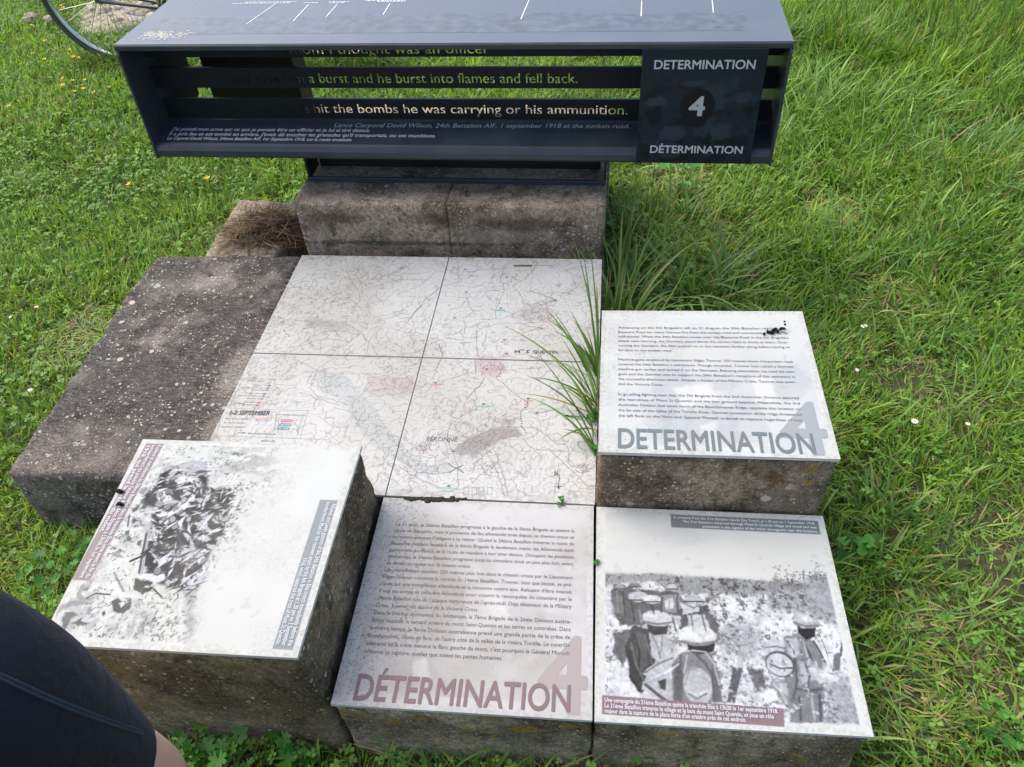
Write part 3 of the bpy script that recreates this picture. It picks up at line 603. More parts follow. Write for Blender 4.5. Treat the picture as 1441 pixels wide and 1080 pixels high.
    for k in range(230):                                       # folds of cloth, elbows, straps: crisp slivers of light and dark
        j, i = mlist[Rr.integers(len(mlist))]; x, y = A.u[i], A.v[j]; a = Rr.normal(0.7, 0.8); l = .010+.030*Rr.random(); w_ = l*(.12+.30*Rr.random()); ca, sa = math.cos(a), math.sin(a); b_ = Rr.normal()*.4*w_
        f2 = lambda p, q: (x+p*ca-q*sa, y+p*sa+q*ca)
        A.poly([f2(-l, b_), f2(-l*.2, w_), f2(l, b_*.5), f2(l*.1, -w_*.5)], grey((.035, .05, .10, .50, .66, .68)[Rr.integers(6)]), .92, .0022)
    for k in range(12):                                        # helmets and heads seen from above
        j, i = mlist[Rr.integers(len(mlist))]; x, y = A.u[i], A.v[j]; q_ = .010+.010*Rr.random(); A.ell(x+.003, y-.003, q_*1.1, q_*.85, grey(.04), .9, Rr.random()*3, .002); A.ell(x, y, q_, q_*.75, grey(.32+.2*Rr.random()), .8, Rr.random()*3, .002)
    for k in range(380):
        x, y = 0.10+0.48*Rr.random(), Rr.random()*0.93+.03
        if pic[min(429, int(y*429)), min(429, int(x*429))] < .5 or y > 1.25-x*.6: continue
        a = Rr.random()*6.28; l = .004+.014*Rr.random()**2; A.line([(x, y), (x+l*math.cos(a), y+l*math.sin(a))], 0.0018+.003*Rr.random(), grey(0.10), 0.7)
    A.mul(1-0.30*(n2-0.5)*pic)
    A.I = A.I*(1-pic[..., None])+pic[..., None]*np.clip(A.I, 0, 1)**1.3*1.10
    A.poly(T_lft.uv([(206, 622.5), (231, 623.5), (126, 816.5), (100.5, 814.5)]), (0.275, 0.205, 0.225), 0.95)
    A.poly(T_lft.uv([(450.5, 702), (475.5, 703), (412, 914), (383, 912)]), (0.235, 0.275, 0.30), 0.97)
    weather(A, 15, -0.1, 0.2, 0.1); return A

def faint_figures(A, tile, shapes, col, alpha):
    for k, (pts, a) in enumerate(shapes): A.poly(tile.uv(pts), col, a*alpha, 0.012, 0.02, k)
def art_text():
    A = Art(260, 260, WHITE); U, V = A.U, A.V
    ins = sstep(0.03, 0.035, U)*sstep(0.03, 0.035, 1-U)*sstep(0.045, 0.055, V)*(1-sstep(0.75, 0.98, V+0.15*(fbm(U*4, V*4, 3, 2)-0.5)))
    A.put(FULL, ins*(0.22+0.5*sstep(0.42, 0.66, fbm(U*6, V*6, 5, 31))), (0.52, 0.55, 0.575))
    faint_figures(A, T_txt, [([(915, 520), (960, 515), (985, 560), (960, 620), (930, 625), (925, 570)], .7), ([(960, 590), (1010, 560), (1040, 590), (1045, 625), (975, 625)], .6), ([(1095, 520), (1120, 512), (1140, 530), (1135, 560), (1100, 565), (1085, 540)], .6), ([(1000, 530), (1040, 535), (1030, 550), (990, 545)], .5), ([(1020, 570), (1060, 560), (1085, 600), (1075, 625), (1030, 625)], .6), ([(905, 560), (950, 575), (940, 622), (910, 615)], .5)], (0.40, 0.43, 0.46), 0.7)
    faint_figures(A, T_txt, [([(950, 545), (1000, 540), (1010, 560), (960, 575)], .8), ([(1060, 530), (1085, 530), (1090, 560), (1062, 565)], .8), ([(985, 600), (1010, 590), (1012, 630), (990, 630)], .8)], (0.70, 0.71, 0.72), 0.8)
    weather(A, 25, 0.75, 0.45, 0.3); return A
def art_mid():
    A = Art(280, 280, (0.58, 0.58, 0.59)); U, V = A.U, A.V
    ins = sstep(0.05, 0.055, U)*sstep(0.02, 0.03, 1-U)*sstep(0.055, 0.06, V)*(1-sstep(0.70, 0.98, V))
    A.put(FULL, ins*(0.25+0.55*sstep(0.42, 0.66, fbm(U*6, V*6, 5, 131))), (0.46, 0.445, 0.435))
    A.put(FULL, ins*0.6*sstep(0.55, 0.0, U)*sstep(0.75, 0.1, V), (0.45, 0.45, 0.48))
    faint_figures(A, T_mid, [([(590, 820), (640, 800), (680, 860), (640, 900), (600, 880)], .6), ([(700, 860), (760, 840), (780, 900), (720, 930)], .6), ([(540, 930), (600, 920), (640, 980), (560, 985)], .6)], (0.41, 0.395, 0.395), 0.6)
    faint_figures(A, T_mid, [([(580, 930), (605, 925), (600, 955), (578, 950)], .9), ([(650, 830), (700, 820), (720, 880), (660, 890)], .7)], (0.70, 0.69, 0.69), 0.7)
    weather(A, 35, 1.1, 0.85, 0.75); return A

# ---------------- the battlefield map, one drawing shared by four plates
def art_map():
    n = 900; A = Art(n, n, (0.60, 0.615, 0.605)); U, V = A.U, A.V
    A.px = 1.0/n
    zA = lambda p: Zt(T_map, 300, 350, 4.8, p); zB = lambda p: Zt(T_map, 560, 350, 4.8, p); zC = lambda p: Zt(T_map, 280, 520, 4.8, p); zD = lambda p: Zt(T_map, 560, 520, 4.8, p)
    A.put(FULL, 0.5*sstep(0.4, 0.75, fbm(U*5, V*5, 5, 200)), (0.57, 0.575, 0.57))
    river = zC([(800, -10), (900, 10), (1010, 40), (1070, 120), (1180, 225), (1250, 350), (1340, 470), (1440, 570), (1560, 640), (1640, 600), (1700, 640), (1700, 690), (1560, 710), (1440, 690), (1310, 600), (1200, 520), (1110, 430), (1040, 330), (1000, 240), (930, 180), (830, 140), (790, 60)])
    A.poly(river, (0.45, 0.49, 0.50), 0.6, 0.003, 0.006)
    dots = 0.75*sstep(0.66, 0.76, fbm(U*260, V*150, 2, 210)); mk = Art(n, n, (0, 0, 0)); mk.px = A.px; mk.poly(river, (1, 1, 1), 1, 0.003, 0.006); A.put(FULL, dots*mk.I[..., 0]*0.7, (0.22, 0.24, 0.28))
    A.poly(zA([(1040, 860), (1230, 860), (1355, 870), (1350, 960), (1240, 1000), (1060, 990), (1040, 930)]), (0.52, 0.44, 0.45), 0.55, 0.006, 0.012)
    A.poly(zA([(640, 540), (760, 480), (900, 490), (1000, 560), (900, 555), (760, 560)]), (0.45, 0.44, 0.46), 0.45, 0.006, 0.01)
    A.poly(zB([(780, 470), (830, 410), (930, 375), (1040, 400), (1060, 450), (1010, 490), (900, 480), (830, 490)]), (0.40, 0.37, 0.39), 0.45, 0.005, 0.01)
    A.poly(zB([(530, 740), (600, 720), (700, 740), (750, 790), (650, 860), (570, 840), (530, 800)]), (0.50, 0.33, 0.36), 0.55, 0.005, 0.01)
    town = zD([(365, 545), (400, 500), (480, 450), (560, 415), (640, 385), (760, 385), (820, 395), (845, 440), (780, 450), (700, 465), (620, 510), (560, 545), (510, 600), (480, 560), (430, 580)])
    A.poly(town, (0.26, 0.23, 0.25), 0.7, 0.004, 0.006); A.poly(zD([(680, 350), (760, 320), (790, 350), (720, 375)]), (0.40, 0.37, 0.39), 0.6, 0.004, 0.008)
    A.poly(zD([(100, 490), (200, 480), (190, 540), (120, 550)]), (0.5, 0.48, 0.5), 0.5, 0.005, 0.01)
    # grid
    for k in range(1, 9):
        c = k/9.0+0.004
        A.line([(c, 0.0), (c, 1.0)], 0.0008, (0.36, 0.37, 0.38), 0.40); A.line([(0, c-0.02), (1, c-0.03)], 0.0008, (0.36, 0.37, 0.38), 0.45)
    g_, d_, p_, r_ = (0.27, 0.25, 0.29), (0.10, 0.10, 0.12), (0.30, 0.25, 0.29), (0.45, 0.14, 0.18)
    def st(zf, pts, w=1.3, c=g_, a=0.85, dash=None):
        P_ = zf(pts); out = []
        for (x0, y0), (x1, y1) in zip(P_[:-1], P_[1:]):           # hand drawn wobble
            m = max(2, int(math.hypot(x1-x0, y1-y0)/0.012))
            for i in range(m): out.append((x0+(x1-x0)*i/m, y0+(y1-y0)*i/m))
        out.append(P_[-1])
        out = [(x+0.0016*math.sin(i*1.7+x*90), y+0.0016*math.cos(i*2.1+y*80)) if 0 < i < len(out)-1 else (x, y) for i, (x, y) in enumerate(out)]
        A.line(out, w*0.0012, tuple(x*.95 for x in c), a*.95, dash)
    for p in ([(540, 220), (605, 200), (630, 180)], [(580, 215), (650, 218)], [(905, 140), (915, 185), (960, 250), (990, 300), (990, 345), (960, 400), (935, 430)], [(1010, 70), (985, 120), (965, 165), (985, 210), (1045, 245)],
              [(1440, 205), (1330, 200), (1215, 210), (1100, 245), (1020, 270), (1000, 290)], [(1180, 185), (1240, 150), (1300, 80), (1330, 50)], [(1145, 340), (1080, 365), (1030, 390), (1060, 330), (1090, 300)], [(400, 460), (520, 475), (650, 490), (690, 500)],
              [(530, 690), (600, 640), (700, 580), (800, 550), (900, 555), (960, 575), (1000, 560), (900, 505), (800, 480), (720, 500), (640, 510), (600, 560)], [(600, 650), (700, 620), (800, 605), (920, 630), (975, 585), (1010, 570), (1050, 630), (1045, 680), (1005, 740)],
              [(1070, 640), (1110, 720)], [(1440, 640), (1400, 690), (1250, 720)], [(745, 715), (790, 680), (850, 640)], [(870, 710), (950, 640)], [(560, 740), (640, 780), (700, 810), (740, 780), (830, 725)], [(700, 810), (690, 870), (655, 930), (700, 990), (800, 1010), (900, 1040)],
              [(620, 830), (680, 820), (640, 880), (630, 910)], [(690, 830), (660, 910)], [(580, 960), (640, 980), (720, 1010), (860, 1050)], [(1200, 800), (1220, 840), (1100, 860), (1000, 830)], [(1240, 870), (1350, 860), (1355, 900), (1300, 935), (1225, 930), (1240, 870)],
              [(1440, 360), (1360, 430), (1300, 510), (1240, 560)], [(1070, 915), (1010, 970), (960, 1010), (940, 1070)], [(440, 860), (500, 830), (530, 800)], [(420, 910), (560, 915)]): st(zA, p)
    for p in ([(535, 85), (530, 140), (480, 190), (400, 220), (300, 250), (200, 320), (120, 420), (40, 500)], [(400, 80), (410, 150), (400, 180)], [(540, 140), (690, 130)], [(1045, 295), (1000, 340), (930, 365), (840, 400), (760, 450), (700, 470), (560, 475)],
              [(1000, 490), (850, 500), (700, 500), (570, 530), (530, 560), (525, 620), (480, 630), (400, 610), (310, 600), (200, 650)], [(530, 540), (530, 680), (560, 750)], [(0, 300), (120, 260), (200, 200), (260, 150)], [(0, 160), (120, 165), (220, 150)], [(250, 240), (280, 260), (180, 350), (60, 500)],
              [(445, 470), (450, 570), (380, 570)], [(460, 300), (480, 390), (530, 440)], [(920, 340), (960, 370), (1000, 420), (1030, 500), (1080, 570)], [(600, 560), (570, 660)], [(490, 290), (680, 275)], [(350, 140), (430, 200), (400, 210)]): st(zB, p)
    st(zB, [(760, 85), (715, 110), (690, 210), (715, 240), (710, 300), (680, 360), (655, 420), (660, 470)], 1.6, d_, 0.9, 0.008); st(zB, [(945, 85), (920, 130), (850, 205), (770, 240), (800, 280), (835, 320), (840, 355), (900, 375)], 1.8, d_, 0.9, 0.009)
    st(zB, [(1110, 460), (1000, 500), (900, 550), (760, 610)], 1.2, r_, 0.7); st(zB, [(275, 640), (280, 670), (300, 710), (275, 770), (250, 815)], 2.6, g_); st(zB, [(520, 740), (525, 840)], 2.6, g_); st(zB, [(580, 870), (540, 930), (500, 970), (460, 1005)], 2.6, g_)
    st(zB, [(730, 575), (670, 620), (665, 680), (700, 720), (745, 780)], 1.7, r_, 0.85, 0.007); st(zB, [(660, 860), (740, 930), (830, 1005), (880, 1015), (850, 1075)], 2.0, (0.30, 0.09, 0.12), 0.95, 0.010); st(zB, [(660, 860), (730, 815), (850, 800), (1000, 795)], 1.8, r_, 0.9, 0.009)
    st(zB, [(270, 890), (420, 850), (510, 825)]); st(zB, [(260, 960), (330, 1000), (400, 1040)], 1.3, p_, 0.8, 0.006); st(zB, [(1140, 300), (1200, 250), (1280, 190)], 1.1, r_, 0.6); st(zB, [(880, 110), (1070, 107)], 1.4, d_, 0.9)
    for p in ([(530, 265), (430, 305), (360, 360), (330, 430), (345, 510), (370, 560), (400, 640), (405, 700), (405, 790)], [(650, 380), (940, 385), (945, 410), (910, 450), (850, 460), (870, 500), (920, 530), (980, 540), (1020, 530)], [(940, 390), (1010, 440), (1060, 490), (1130, 500), (1155, 540), (1150, 620), (1180, 660)],
              [(1020, 530), (1100, 610), (1200, 700), (1290, 790)], [(0, 590), (60, 640), (140, 690), (230, 700), (350, 690)], [(0, 640), (80, 700), (180, 750), (280, 790)], [(650, 540), (690, 640), (720, 740), (740, 850)], [(600, 560), (650, 640), (680, 720), (720, 850)], [(1180, 370), (1230, 420), (1290, 480), (1220, 480), (1215, 510), (1270, 540), (1280, 600)],
              [(370, 550), (470, 470), (560, 430), (640, 400)], [(390, 560), (500, 500), (600, 450), (700, 420), (810, 400)], [(480, 570), (560, 520), (660, 470), (760, 440)], [(500, 690), (520, 630), (580, 570), (650, 520)], [(560, 330), (620, 310), (650, 340), (640, 380)], [(660, 310), (650, 350), (690, 330)], [(1190, 640), (1260, 640), (1290, 680), (1230, 690), (1200, 670)], [(500, 760), (560, 700), (620, 710)], [(1020, 540), (1140, 545)]): st(zD, p, 1.6, p_ if p[0][0] < 700 else g_)
    st(zD, [(880, 200), (870, 240), (830, 280), (835, 380), (865, 420)], 2.2, d_, 0.95, 0.009); st(zD, [(340, 630), (390, 662), (440, 690)], 2.6, d_); st(zD, [(345, 690), (390, 662), (435, 640)], 2.6, d_); st(zD, [(1060, 265), (925, 290)], 1.6, d_); st(zD, [(925, 290), (945, 278)], 2.2, d_); st(zD, [(925, 290), (945, 294)], 2.2, d_)
    st(zD, [(1088, 700), (1085, 800)], 2.0, d_); st(zD, [(1055, 785), (1115, 785)], 1.6, d_); A.poly(zD([(1070, 785), (1100, 785), (1085, 805)]), d_, 1)
    for cx in (460, 515, 560, 620):
        b = zD([(cx-16, 790), (cx+16, 790), (cx+14, 840), (cx-18, 840), (cx-16, 790)]); A.line(b, 0.0014, g_, 0.8)
    # seeded minor paths and hatching
    R = np.random.default_rng(3)
    for k in range(260):
        x, y = R.random(2); a = R.random()*6.28; pts = [(x, y)]
        for i in range(R.integers(3, 9)):
            a += R.normal()*0.5; x += 0.011*math.cos(a); y += 0.011*math.sin(a); pts.append((x, y))
        A.line(pts, 0.0013, (0.24, 0.21, 0.24), 0.5+0.35*R.random())
    for (cx, cy, rr, nn, zf) in ((930, 440, 90, 60, zB), (620, 790, 80, 50, zB), (580, 470, 150, 90, zD), (750, 345, 60, 40, zD), (600, 650, 90, 40, zD), (1250, 660, 50, 25, zD), (150, 520, 70, 35, zD), (750, 180, 90, 30, zB), (150, 620, 160, 60, zD)):
        for k in range(nn):
            qx, qy = cx+R.normal()*rr*0.6, cy+R.normal()*rr*0.35; a = -0.55+R.normal()*0.6+(1.57 if R.random() < 0.3 else 0); l = 6+R.random()*22
            A.line(zf([(qx, qy), (qx+l*math.cos(a), qy+l*math.sin(a))]), 0.0014, (0.18, 0.14, 0.18), 0.75)
    for k in range(700):
        x, y = R.random(2); A.ell(x, y, 0.0012+0.001*R.random(), 0.0010, (0.2, 0.2, 0.22), 0.6)
    # unit flags
    for zf, cx, cy, w_, c_ in ((zB, 693, 412, 60, (0.30, 0.52, 0.56)), (zB, 380, 478, 46, (0.45, 0.60, 0.63)), (zB, 455, 150, 40, (0.45, 0.60, 0.63)), (zB, 458, 302, 40, (0.50, 0.62, 0.64)), (zB, 578, 1057, 108, (0.36, 0.55, 0.56)), (zB, 250, 912, 66, (0.66, 0.42, 0.45)), (zB, 730, 722, 66, (0.66, 0.45, 0.48)), (zB, 718, 628, 60, (0.5, 0.5, 0.5)), (zD, 342, 796, 120, (0.42, 0.58, 0.58)), (zD, 372, 562, 70, (0.45, 0.6, 0.6)), (zB, 600, 820, 90, (0.66, 0.42, 0.46)), (zB, 880, 1020, 60, (0.6, 0.40, 0.43))):
        A.poly(zf([(cx-w_/2, cy-9), (cx+w_/2, cy-9), (cx+w_/2, cy+9), (cx-w_/2, cy+9)]), c_, 0.9); A.line(zf([(cx-w_/2+5, cy), (cx+w_/2-5, cy)]), 0.0022, tuple(x*0.45 for x in c_), 0.7, 0.006)
        A.ell(*zf([(cx, cy-15)])[0], 0.0045, 0.0032, (0.06, 0.06, 0.07), 0.9)
    for k in range(26):
        x, y = R.random(2); c_ = ((0.42, 0.20, 0.25), (0.14, 0.36, 0.42), (0.20, 0.22, 0.30))[int(R.integers(3))]; A.line([(x, y), (x+.012+.014*R.random(), y+.002*R.normal())], .0026, c_, .8, .005)
    A.poly(zB([(780, 103), (905, 103), (905, 117), (780, 117)]), (0.08, 0.08, 0.09), 0.9)
    # legend
    for pts in ([(300, 50), (520, 60), (430, 258)], [(205, 255), (740, 270), (685, 460), (100, 440)], [(100, 440), (890, 468), (890, 490)], [(205, 255), (300, 50)]): A.line(zC(pts), 0.0013, (0.30, 0.31, 0.33), 0.9)
    def dashes(x0, y0, x1, y1, w=0.004): A.line(zC([(x0, y0), (x1, y1)]), w, (0.10, 0.10, 0.11), 0.85, 0.0035)
    dashes(350, 68, 455, 72, 0.005)
    for (x, y, c_) in ((415, 100, d_), (405, 117, (0.1, 0.15, 0.3)), (397, 132, (0.08, 0.30, 0.36)), (385, 155, (0.35, 0.10, 0.16)), (375, 172, (0.2, 0.12, 0.4)), (365, 190, (0.05, 0.30, 0.36)), (345, 215, d_), (335, 232, d_)):
        dashes(x-35, y-2, x+20, y); A.line(zC([(x+28, y), (x+60, y+1)]), 0.0018, c_, 0.9); A.ell(*zC([(x+62, y+1)])[0], 0.005, 0.004, c_, 1)
    for (x, y) in ((320, 113), (295, 168), (265, 220)): dashes(x-25, y, x+30, y+2, 0.005); A.line(zC([(x+52, y-20), (x+44, y), (x+36, y+22)]), 0.0015, g_, 0.9)
    A.line(zC([(410, 210), (402, 245)]), 0.006, (0.6, 0.25, 0.3), 0.9)
    for (x, y) in ((185, 325), (172, 352), (158, 380)): dashes(x, y, x+140, y+3, 0.0042)
    dashes(525, 297, 715, 303, 0.0042); dashes(340, 426, 510, 430, 0.0055); A.line(zC([(262, 420), (315, 421)]), 0.0018, d_); A.poly(zC([(300, 415), (320, 421), (298, 428)]), d_, 1)
    for cx, cy, c_ in ((425, 333, (0.60, 0.27, 0.33)), (595, 339, (0.55, 0.12, 0.20)), (410, 359, (0.42, 0.62, 0.68)), (583, 367, (0.05, 0.25, 0.36)), (572, 393, (0.10, 0.24, 0.30))):
        A.line(zC([(cx-75, cy), (cx+75, cy)]), 0.0013, c_, 0.7); A.poly(zC([(cx-38, cy-10), (cx+40, cy-10), (cx+38, cy+10), (cx-42, cy+10)]), c_, 1, 0.0015); A.line(zC([(cx-25, cy), (cx+28, cy)]), 0.0035, (0.65, 0.66, 0.68), 0.85, 0.006)
    A.line(zC([(525, 310), (510, 400)]), 0.0015, d_, 0.9, 0.008); A.line(zC([(700, 318), (665, 415)]), 0.003, g_, 0.9, 0.008); dashes(430, 476, 505, 478, 0.006)
    # Fine contour tracery, then weather
    cl = fbm(U*10, V*10, 4, 230); band = np.abs((cl*9) % 1.0-0.5); A.put(FULL, 0.55*(1-sstep(0.02, 0.10, band)), (0.30, 0.26, 0.275))
    c2 = fbm(U*17+5, V*17, 4, 233); b2 = np.abs((c2*8) % 1.0-0.5); A.put(FULL, 0.5*(1-sstep(0.02, 0.09, b2))*sstep(.45, .62, fbm(U*3.2, V*3.2, 3, 236)), (0.26, 0.23, 0.25))
    weather(A, 45, 0.35, 0.6, 0.8)
    A.put(FULL, 0.5*sstep(0.035, 0.0, np.abs(V-0.64-0.02*(fbm(U*9, V*9, 3, 250)-0.5)))*sstep(0.45, 0.1, U)*sstep(0.4, 0.65, fbm(U*30, V*30, 4, 251)), (0.25, 0.24, 0.20))
    return A

# ---------------- things: the five plaques and plain blocks
def plaque(name, label, tile, art, mat, z_bot, parent_label=None, th=0.009, seed=1, flare=0.02, inset=0.002):
    c = (tile.TL+tile.BR)/2
    root = empty(name, label, 'plaque', (0, 0, 0), 0, 'printed plaques on concrete blocks')
    rough_block('concrete_block', shrink(tile, inset), tile.z-th, z_bot, mat, root, flare, seed=seed)
    panel('printed_panel', tile, art, root, M['print'], th-0.0005)
    return root
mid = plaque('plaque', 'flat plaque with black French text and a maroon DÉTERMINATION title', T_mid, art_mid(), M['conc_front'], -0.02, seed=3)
pho = plaque('plaque', 'flat plaque with a black and white photograph of helmeted soldiers walking in a trench', T_pho, art_photo(), M['conc_front'], -0.02, seed=5)
txt = plaque('plaque', 'raised plaque with black English text and a grey DETERMINATION title', T_txt, art_text(), M['conc_text'], 0.0, seed=8)
lft = plaque('plaque', 'tallest plaque at left, a sideways photograph of soldiers huddled in a trench', T_lft, art_left(), M['conc_left'], -0.02, seed=11, flare=0.03)
mp = empty('map_plaque', 'large low plaque printed with a four panel battlefield map', 'plaque', (0, 0, 0), 0, 'printed plaques on concrete blocks')
rough_block('concrete_block', shrink(T_map, 0.002), T_map.z-0.009, -0.02, M['conc_front'], mp, 0.01, seed=14, res=0.03)
MAP = art_map(); hn = 450; gap_ = 0.0016
for (i, j) in ((0, 0), (1, 0), (0, 1), (1, 1)):
    sub = Art(hn, hn, WHITE, i*0.5+gap_*i, 0.5+i*0.5-gap_*(1-i), j*0.5+gap_*j*1.6, 0.5+j*0.5-gap_*1.6*(1-j)); sub.I = MAP.I[j*hn:(j+1)*hn, i*hn:(i+1)*hn]
    panel('map_panel', T_map, sub, mp, M['print'], 0.0085)
del MAP

# lettering on the plaques
def para(tile, parent, lines, tl, tr, bl, br, mat, capv, name='body_text', bold=0.012, justify=True, hscale=None):
    """lines run between the first line's ends (tl, tr) and the last line's (bl, br), all surveyed baselines"""
    L = Lettering(); a0, b0, a1, b1 = [np.array(x) for x in tile.uv([tl, tr, bl, br])]; n = len(lines)
    for k, s_ in enumerate(lines):
        if not s_: continue
        t_ = k/(n-1); a = a0*(1-t_)+a1*t_; b = b0*(1-t_)+b1*t_
        short = s_.endswith('|'); s_ = s_.rstrip('|')
        if short:
            ref = lines[0]; write(L, tile.p, s_, a, b, align='L', hscale=SC, down=(0, capv), bold=bold)
        else:
            if True:
                V, F = glyphs(s_, bold); w = V[:, 0].max()-V[:, 0].min(); SC = 1.0/w
            write(L, tile.p, s_, a, b, align='J', down=(0, capv), bold=bold)
    return L.build(name, mat, parent)
fr = ["Le 31 août, le 20ème Bataillon progresse à la gauche de la 5ème Brigade et atteint la", "route de Bapaume, mais la puissance de feu allemande tirée depuis ce chemin creux et", "les contre-attaques l'obligent à se retirer. Quand le 24ème Bataillon traverse la route de", "Bapaume pendant l'attaque de la 6ème Brigade le lendemain matin, les Allemands sont", "positionnés au dessus de la route de manière à leur tirer dessus. Occupant les positions", "allemandes, le 24ème Bataillon progresse jusqu'au cimetière situé un peu plus loin, avant", "de devoir se replier sur le chemin creux.|",
      "Les mitrailleuses postées 250 mètres plus loin dans le chemin creux par le Lieutenant", "Edgar Towner couvrent la retraite du 24ème Bataillon. Towner, bien que blessé, se pré-", "cipite sur une mitrailleuse allemande et la retourne contre eux. Refusant d'être évacué,", "il use ses armes et celle des Allemands pour couvrir la reconquête du cimetière par le", "24ème Bataillon lors de l'attaque victorieuse de l'après-midi. Déjà détenteur de la Military", "Cross, Towner est décoré de la Victoria Cross.|",
      "Dans le combat éprouvant du lendemain, la 7ème Brigade de la 2ème Division austra-", "lienne sécurise le versant arrière du mont Saint-Quentin et les terres en contrebas. Dans", "le même temps, la 3ème Division australienne prend une grande partie de la crête de", "Bouchavesnes, située en face, de l'autre côté de la vallée de la rivière Tortille. Le contrôle", "allemand de la crête menace le flanc gauche du mont, c'est pourquoi le Général Monash", "ordonne sa capture, quelles que soient les pertes humaines.|"]
para(T_mid, mid, fr, (557, 738.5), (808.5, 748.5), (512, 918), (801, 933), M['ink_black'], 0.0185)
en = ["Advancing on the 5th Brigade's left on 31 August, the 20th Battalion reached the", "Bapaume Road but heavy German fire from this sunken road and counterattacks forced its", "withdrawal. When the 24th Battalion swept over the Bapaume Road in the 6th Brigade's", "attack next morning, the Germans stood above the sunken road to shoot at them. Over-", "running the Germans, the 24th pushed on to the cemetery further along before having to", "fall back to the sunken road.|", "",
      "Machine-guns emplaced by Lieutenant Edgar Towner 250 metres down the sunken road", "covered the 24th Battalion's withdrawal. Though wounded, Towner had rushed a German", "machine gun earlier and turned it on the Germans. Refusing evacuation, he used his own", "guns and the German one to support the 24th Battalion's recapture of the cemetery in", "the successful afternoon attack. Already a holder of the Military Cross, Towner was awar-", "ded the Victoria Cross.|", "",
      "In gruelling fighting next day, the 7th Brigade from the 2nd Australian Division secured", "the rear-slope of Mont St Quentin and the low ground beyond. Meanwhile, the 3rd", "Australian Division had taken much of the Bouchavesnes Ridge, opposite this location on", "the far side of the valley of the Tortille River. German possession of the ridge threatened", "the left flank on the Mont and General Monash ordered its capture regardless of loss."]
para(T_txt, txt, en, (870, 461.5), (1107, 463), (870, 585.5), (1130, 592.5), M['ink_black'], 0.0170)
def title(tile, parent, word, a, b, capv, mat, four, fourmat):
    L = Lettering(); A_, B_ = tile.uv([a, b]); write(L, tile.p, word, A_, B_, down=(0, capv), bold=0.018, res=5, dz=0.0008); L.build('title_lettering', mat, parent)
    L = Lettering(); A_, B_ = tile.uv(four[:2]); write(L, tile.p, '4', A_, B_, down=(0, four[2]), bold=0.022, res=5, dz=0.0003); L.build('numeral', fourmat, parent)
title(T_txt, txt, 'DETERMINATION', (870, 629), (1149, 638), 0.118, M['ink_slate'], ((1105, 637), (1169, 638), 0.31), M['ink_slate_pale'])
title(T_mid, mid, 'DÉTERMINATION', (497, 983.5), (802, 1001), 0.105, M['ink_maroon'], ((757, 999), (824, 1003), 0.31), M['ink_maroon_pale'])
def caption(tile, parent, lines, capv, mat, name='caption_text', bold=0.02):
    L = Lettering()
    for s_, a, b, al in lines:
        A_, B_ = tile.uv([a, b]); write(L, tile.p, s_, A_, B_, down=capv, bold=bold)
    L.build(name, mat, parent)
caption(T_pho, pho, [("A company from the 21st Battalion leaves Elsa Trench at 1.30 pm on 1 September 1918.", (947.5, 728.5), (1147, 737.5), 'J'), ("The 21st Battalion advanced through Mont St Quentin village and wood and was", (961, 734.5), (1149, 743), 'J'), ("prominent in the capture of the crater strongpoint near this location.", (989, 741.5), (1150.5, 748.8), 'J')], (0, 0.0135), M['ink_white'])
caption(T_pho, pho, [("Une compagnie du 21ème Bataillon quitte la tranchée Elsa à 13h30 le 1er septembre 1918.", (851, 986.5), (1095, 1003), 'J'), ("Le 21ème Bataillon traverse le village et le bois du mont Saint Quentin, et joue un rôle", (851, 994.5), (1089, 1010.5), 'J'), ("majeur dans la capture de la place forte d'un cratère près de cet endroit.", (851, 1002), (1050, 1015), 'J')], (0, 0.0165), M['ink_white'])
W_l, H_l = T_lft.size(); ku = 0.0185
caption(T_lft, lft, [("Riflemen and Lewis gunners of the 24th Battalion in Elsa trench immediately before the", (467.5, 708.5), (405, 908), 'J'), ("bombardment lifted for the renewed attack by the 6th Brigade at 1.30 pm on 1 September", (460, 706), (396.5, 907.5), 'J'), ("1918, which captured the crest of Mont St Quentin.", (427, 785), (388, 907), 'J')], (ku, 0), M['ink_white'])
caption(T_lft, lft, [("Fusiliers et mitrailleurs du 24ème Bataillon dans la tranchée Elsa juste avant la fin du", (222.5, 626), (120.5, 812), 'J'), ("bombardement qui précède l'attaque de la 6ème Brigade à 13h30, le 1er septembre", (214.5, 626), (112, 812), 'J'), ("1918, qui prend la crête du mont.", (206.5, 627), (140, 748), 'J')], (ku, 0), M['ink_white'])
Lm = Lettering()
for s_, a, b, cv, bo in (('PÉRONNE', (600, 620), (643, 620.5), 0.0155, 0.0), ('M\u1d52\u207f\u1d57 S\u1d57 QUENTIN', (724, 496), (784, 496.5), 0.0125, 0.02), ('1-2 SEPTEMBER', (323, 582.5), (379, 583.5), 0.016, 0.035), ('N', (780, 669), (784.5, 669), 0.017, 0.02)):
    if s_.startswith('M'):
        for t_, aa, bb, c2 in (('M', (724, 496), (731, 496), 0.0125), ('ont', (732, 492), (737.5, 492), 0.006), ('S', (740, 496), (744, 496), 0.0125), ('t', (745, 492), (746.5, 492), 0.006), ('QUENTIN', (750, 496), (784, 497), 0.0125)):
            A_, B_ = T_map.uv([aa, bb]); write(Lm, T_map.p, t_, A_, B_, down=(0, c2), bold=bo)
        Lm.build('map_lettering', M['ink_black'], mp); Lm = Lettering(); continue
    A_, B_ = T_map.uv([a, b]); write(Lm, T_map.p, s_, A_, B_, down=(0, cv), bold=bo); Lm.build('map_lettering', M['ink_black'], mp); Lm = Lettering()

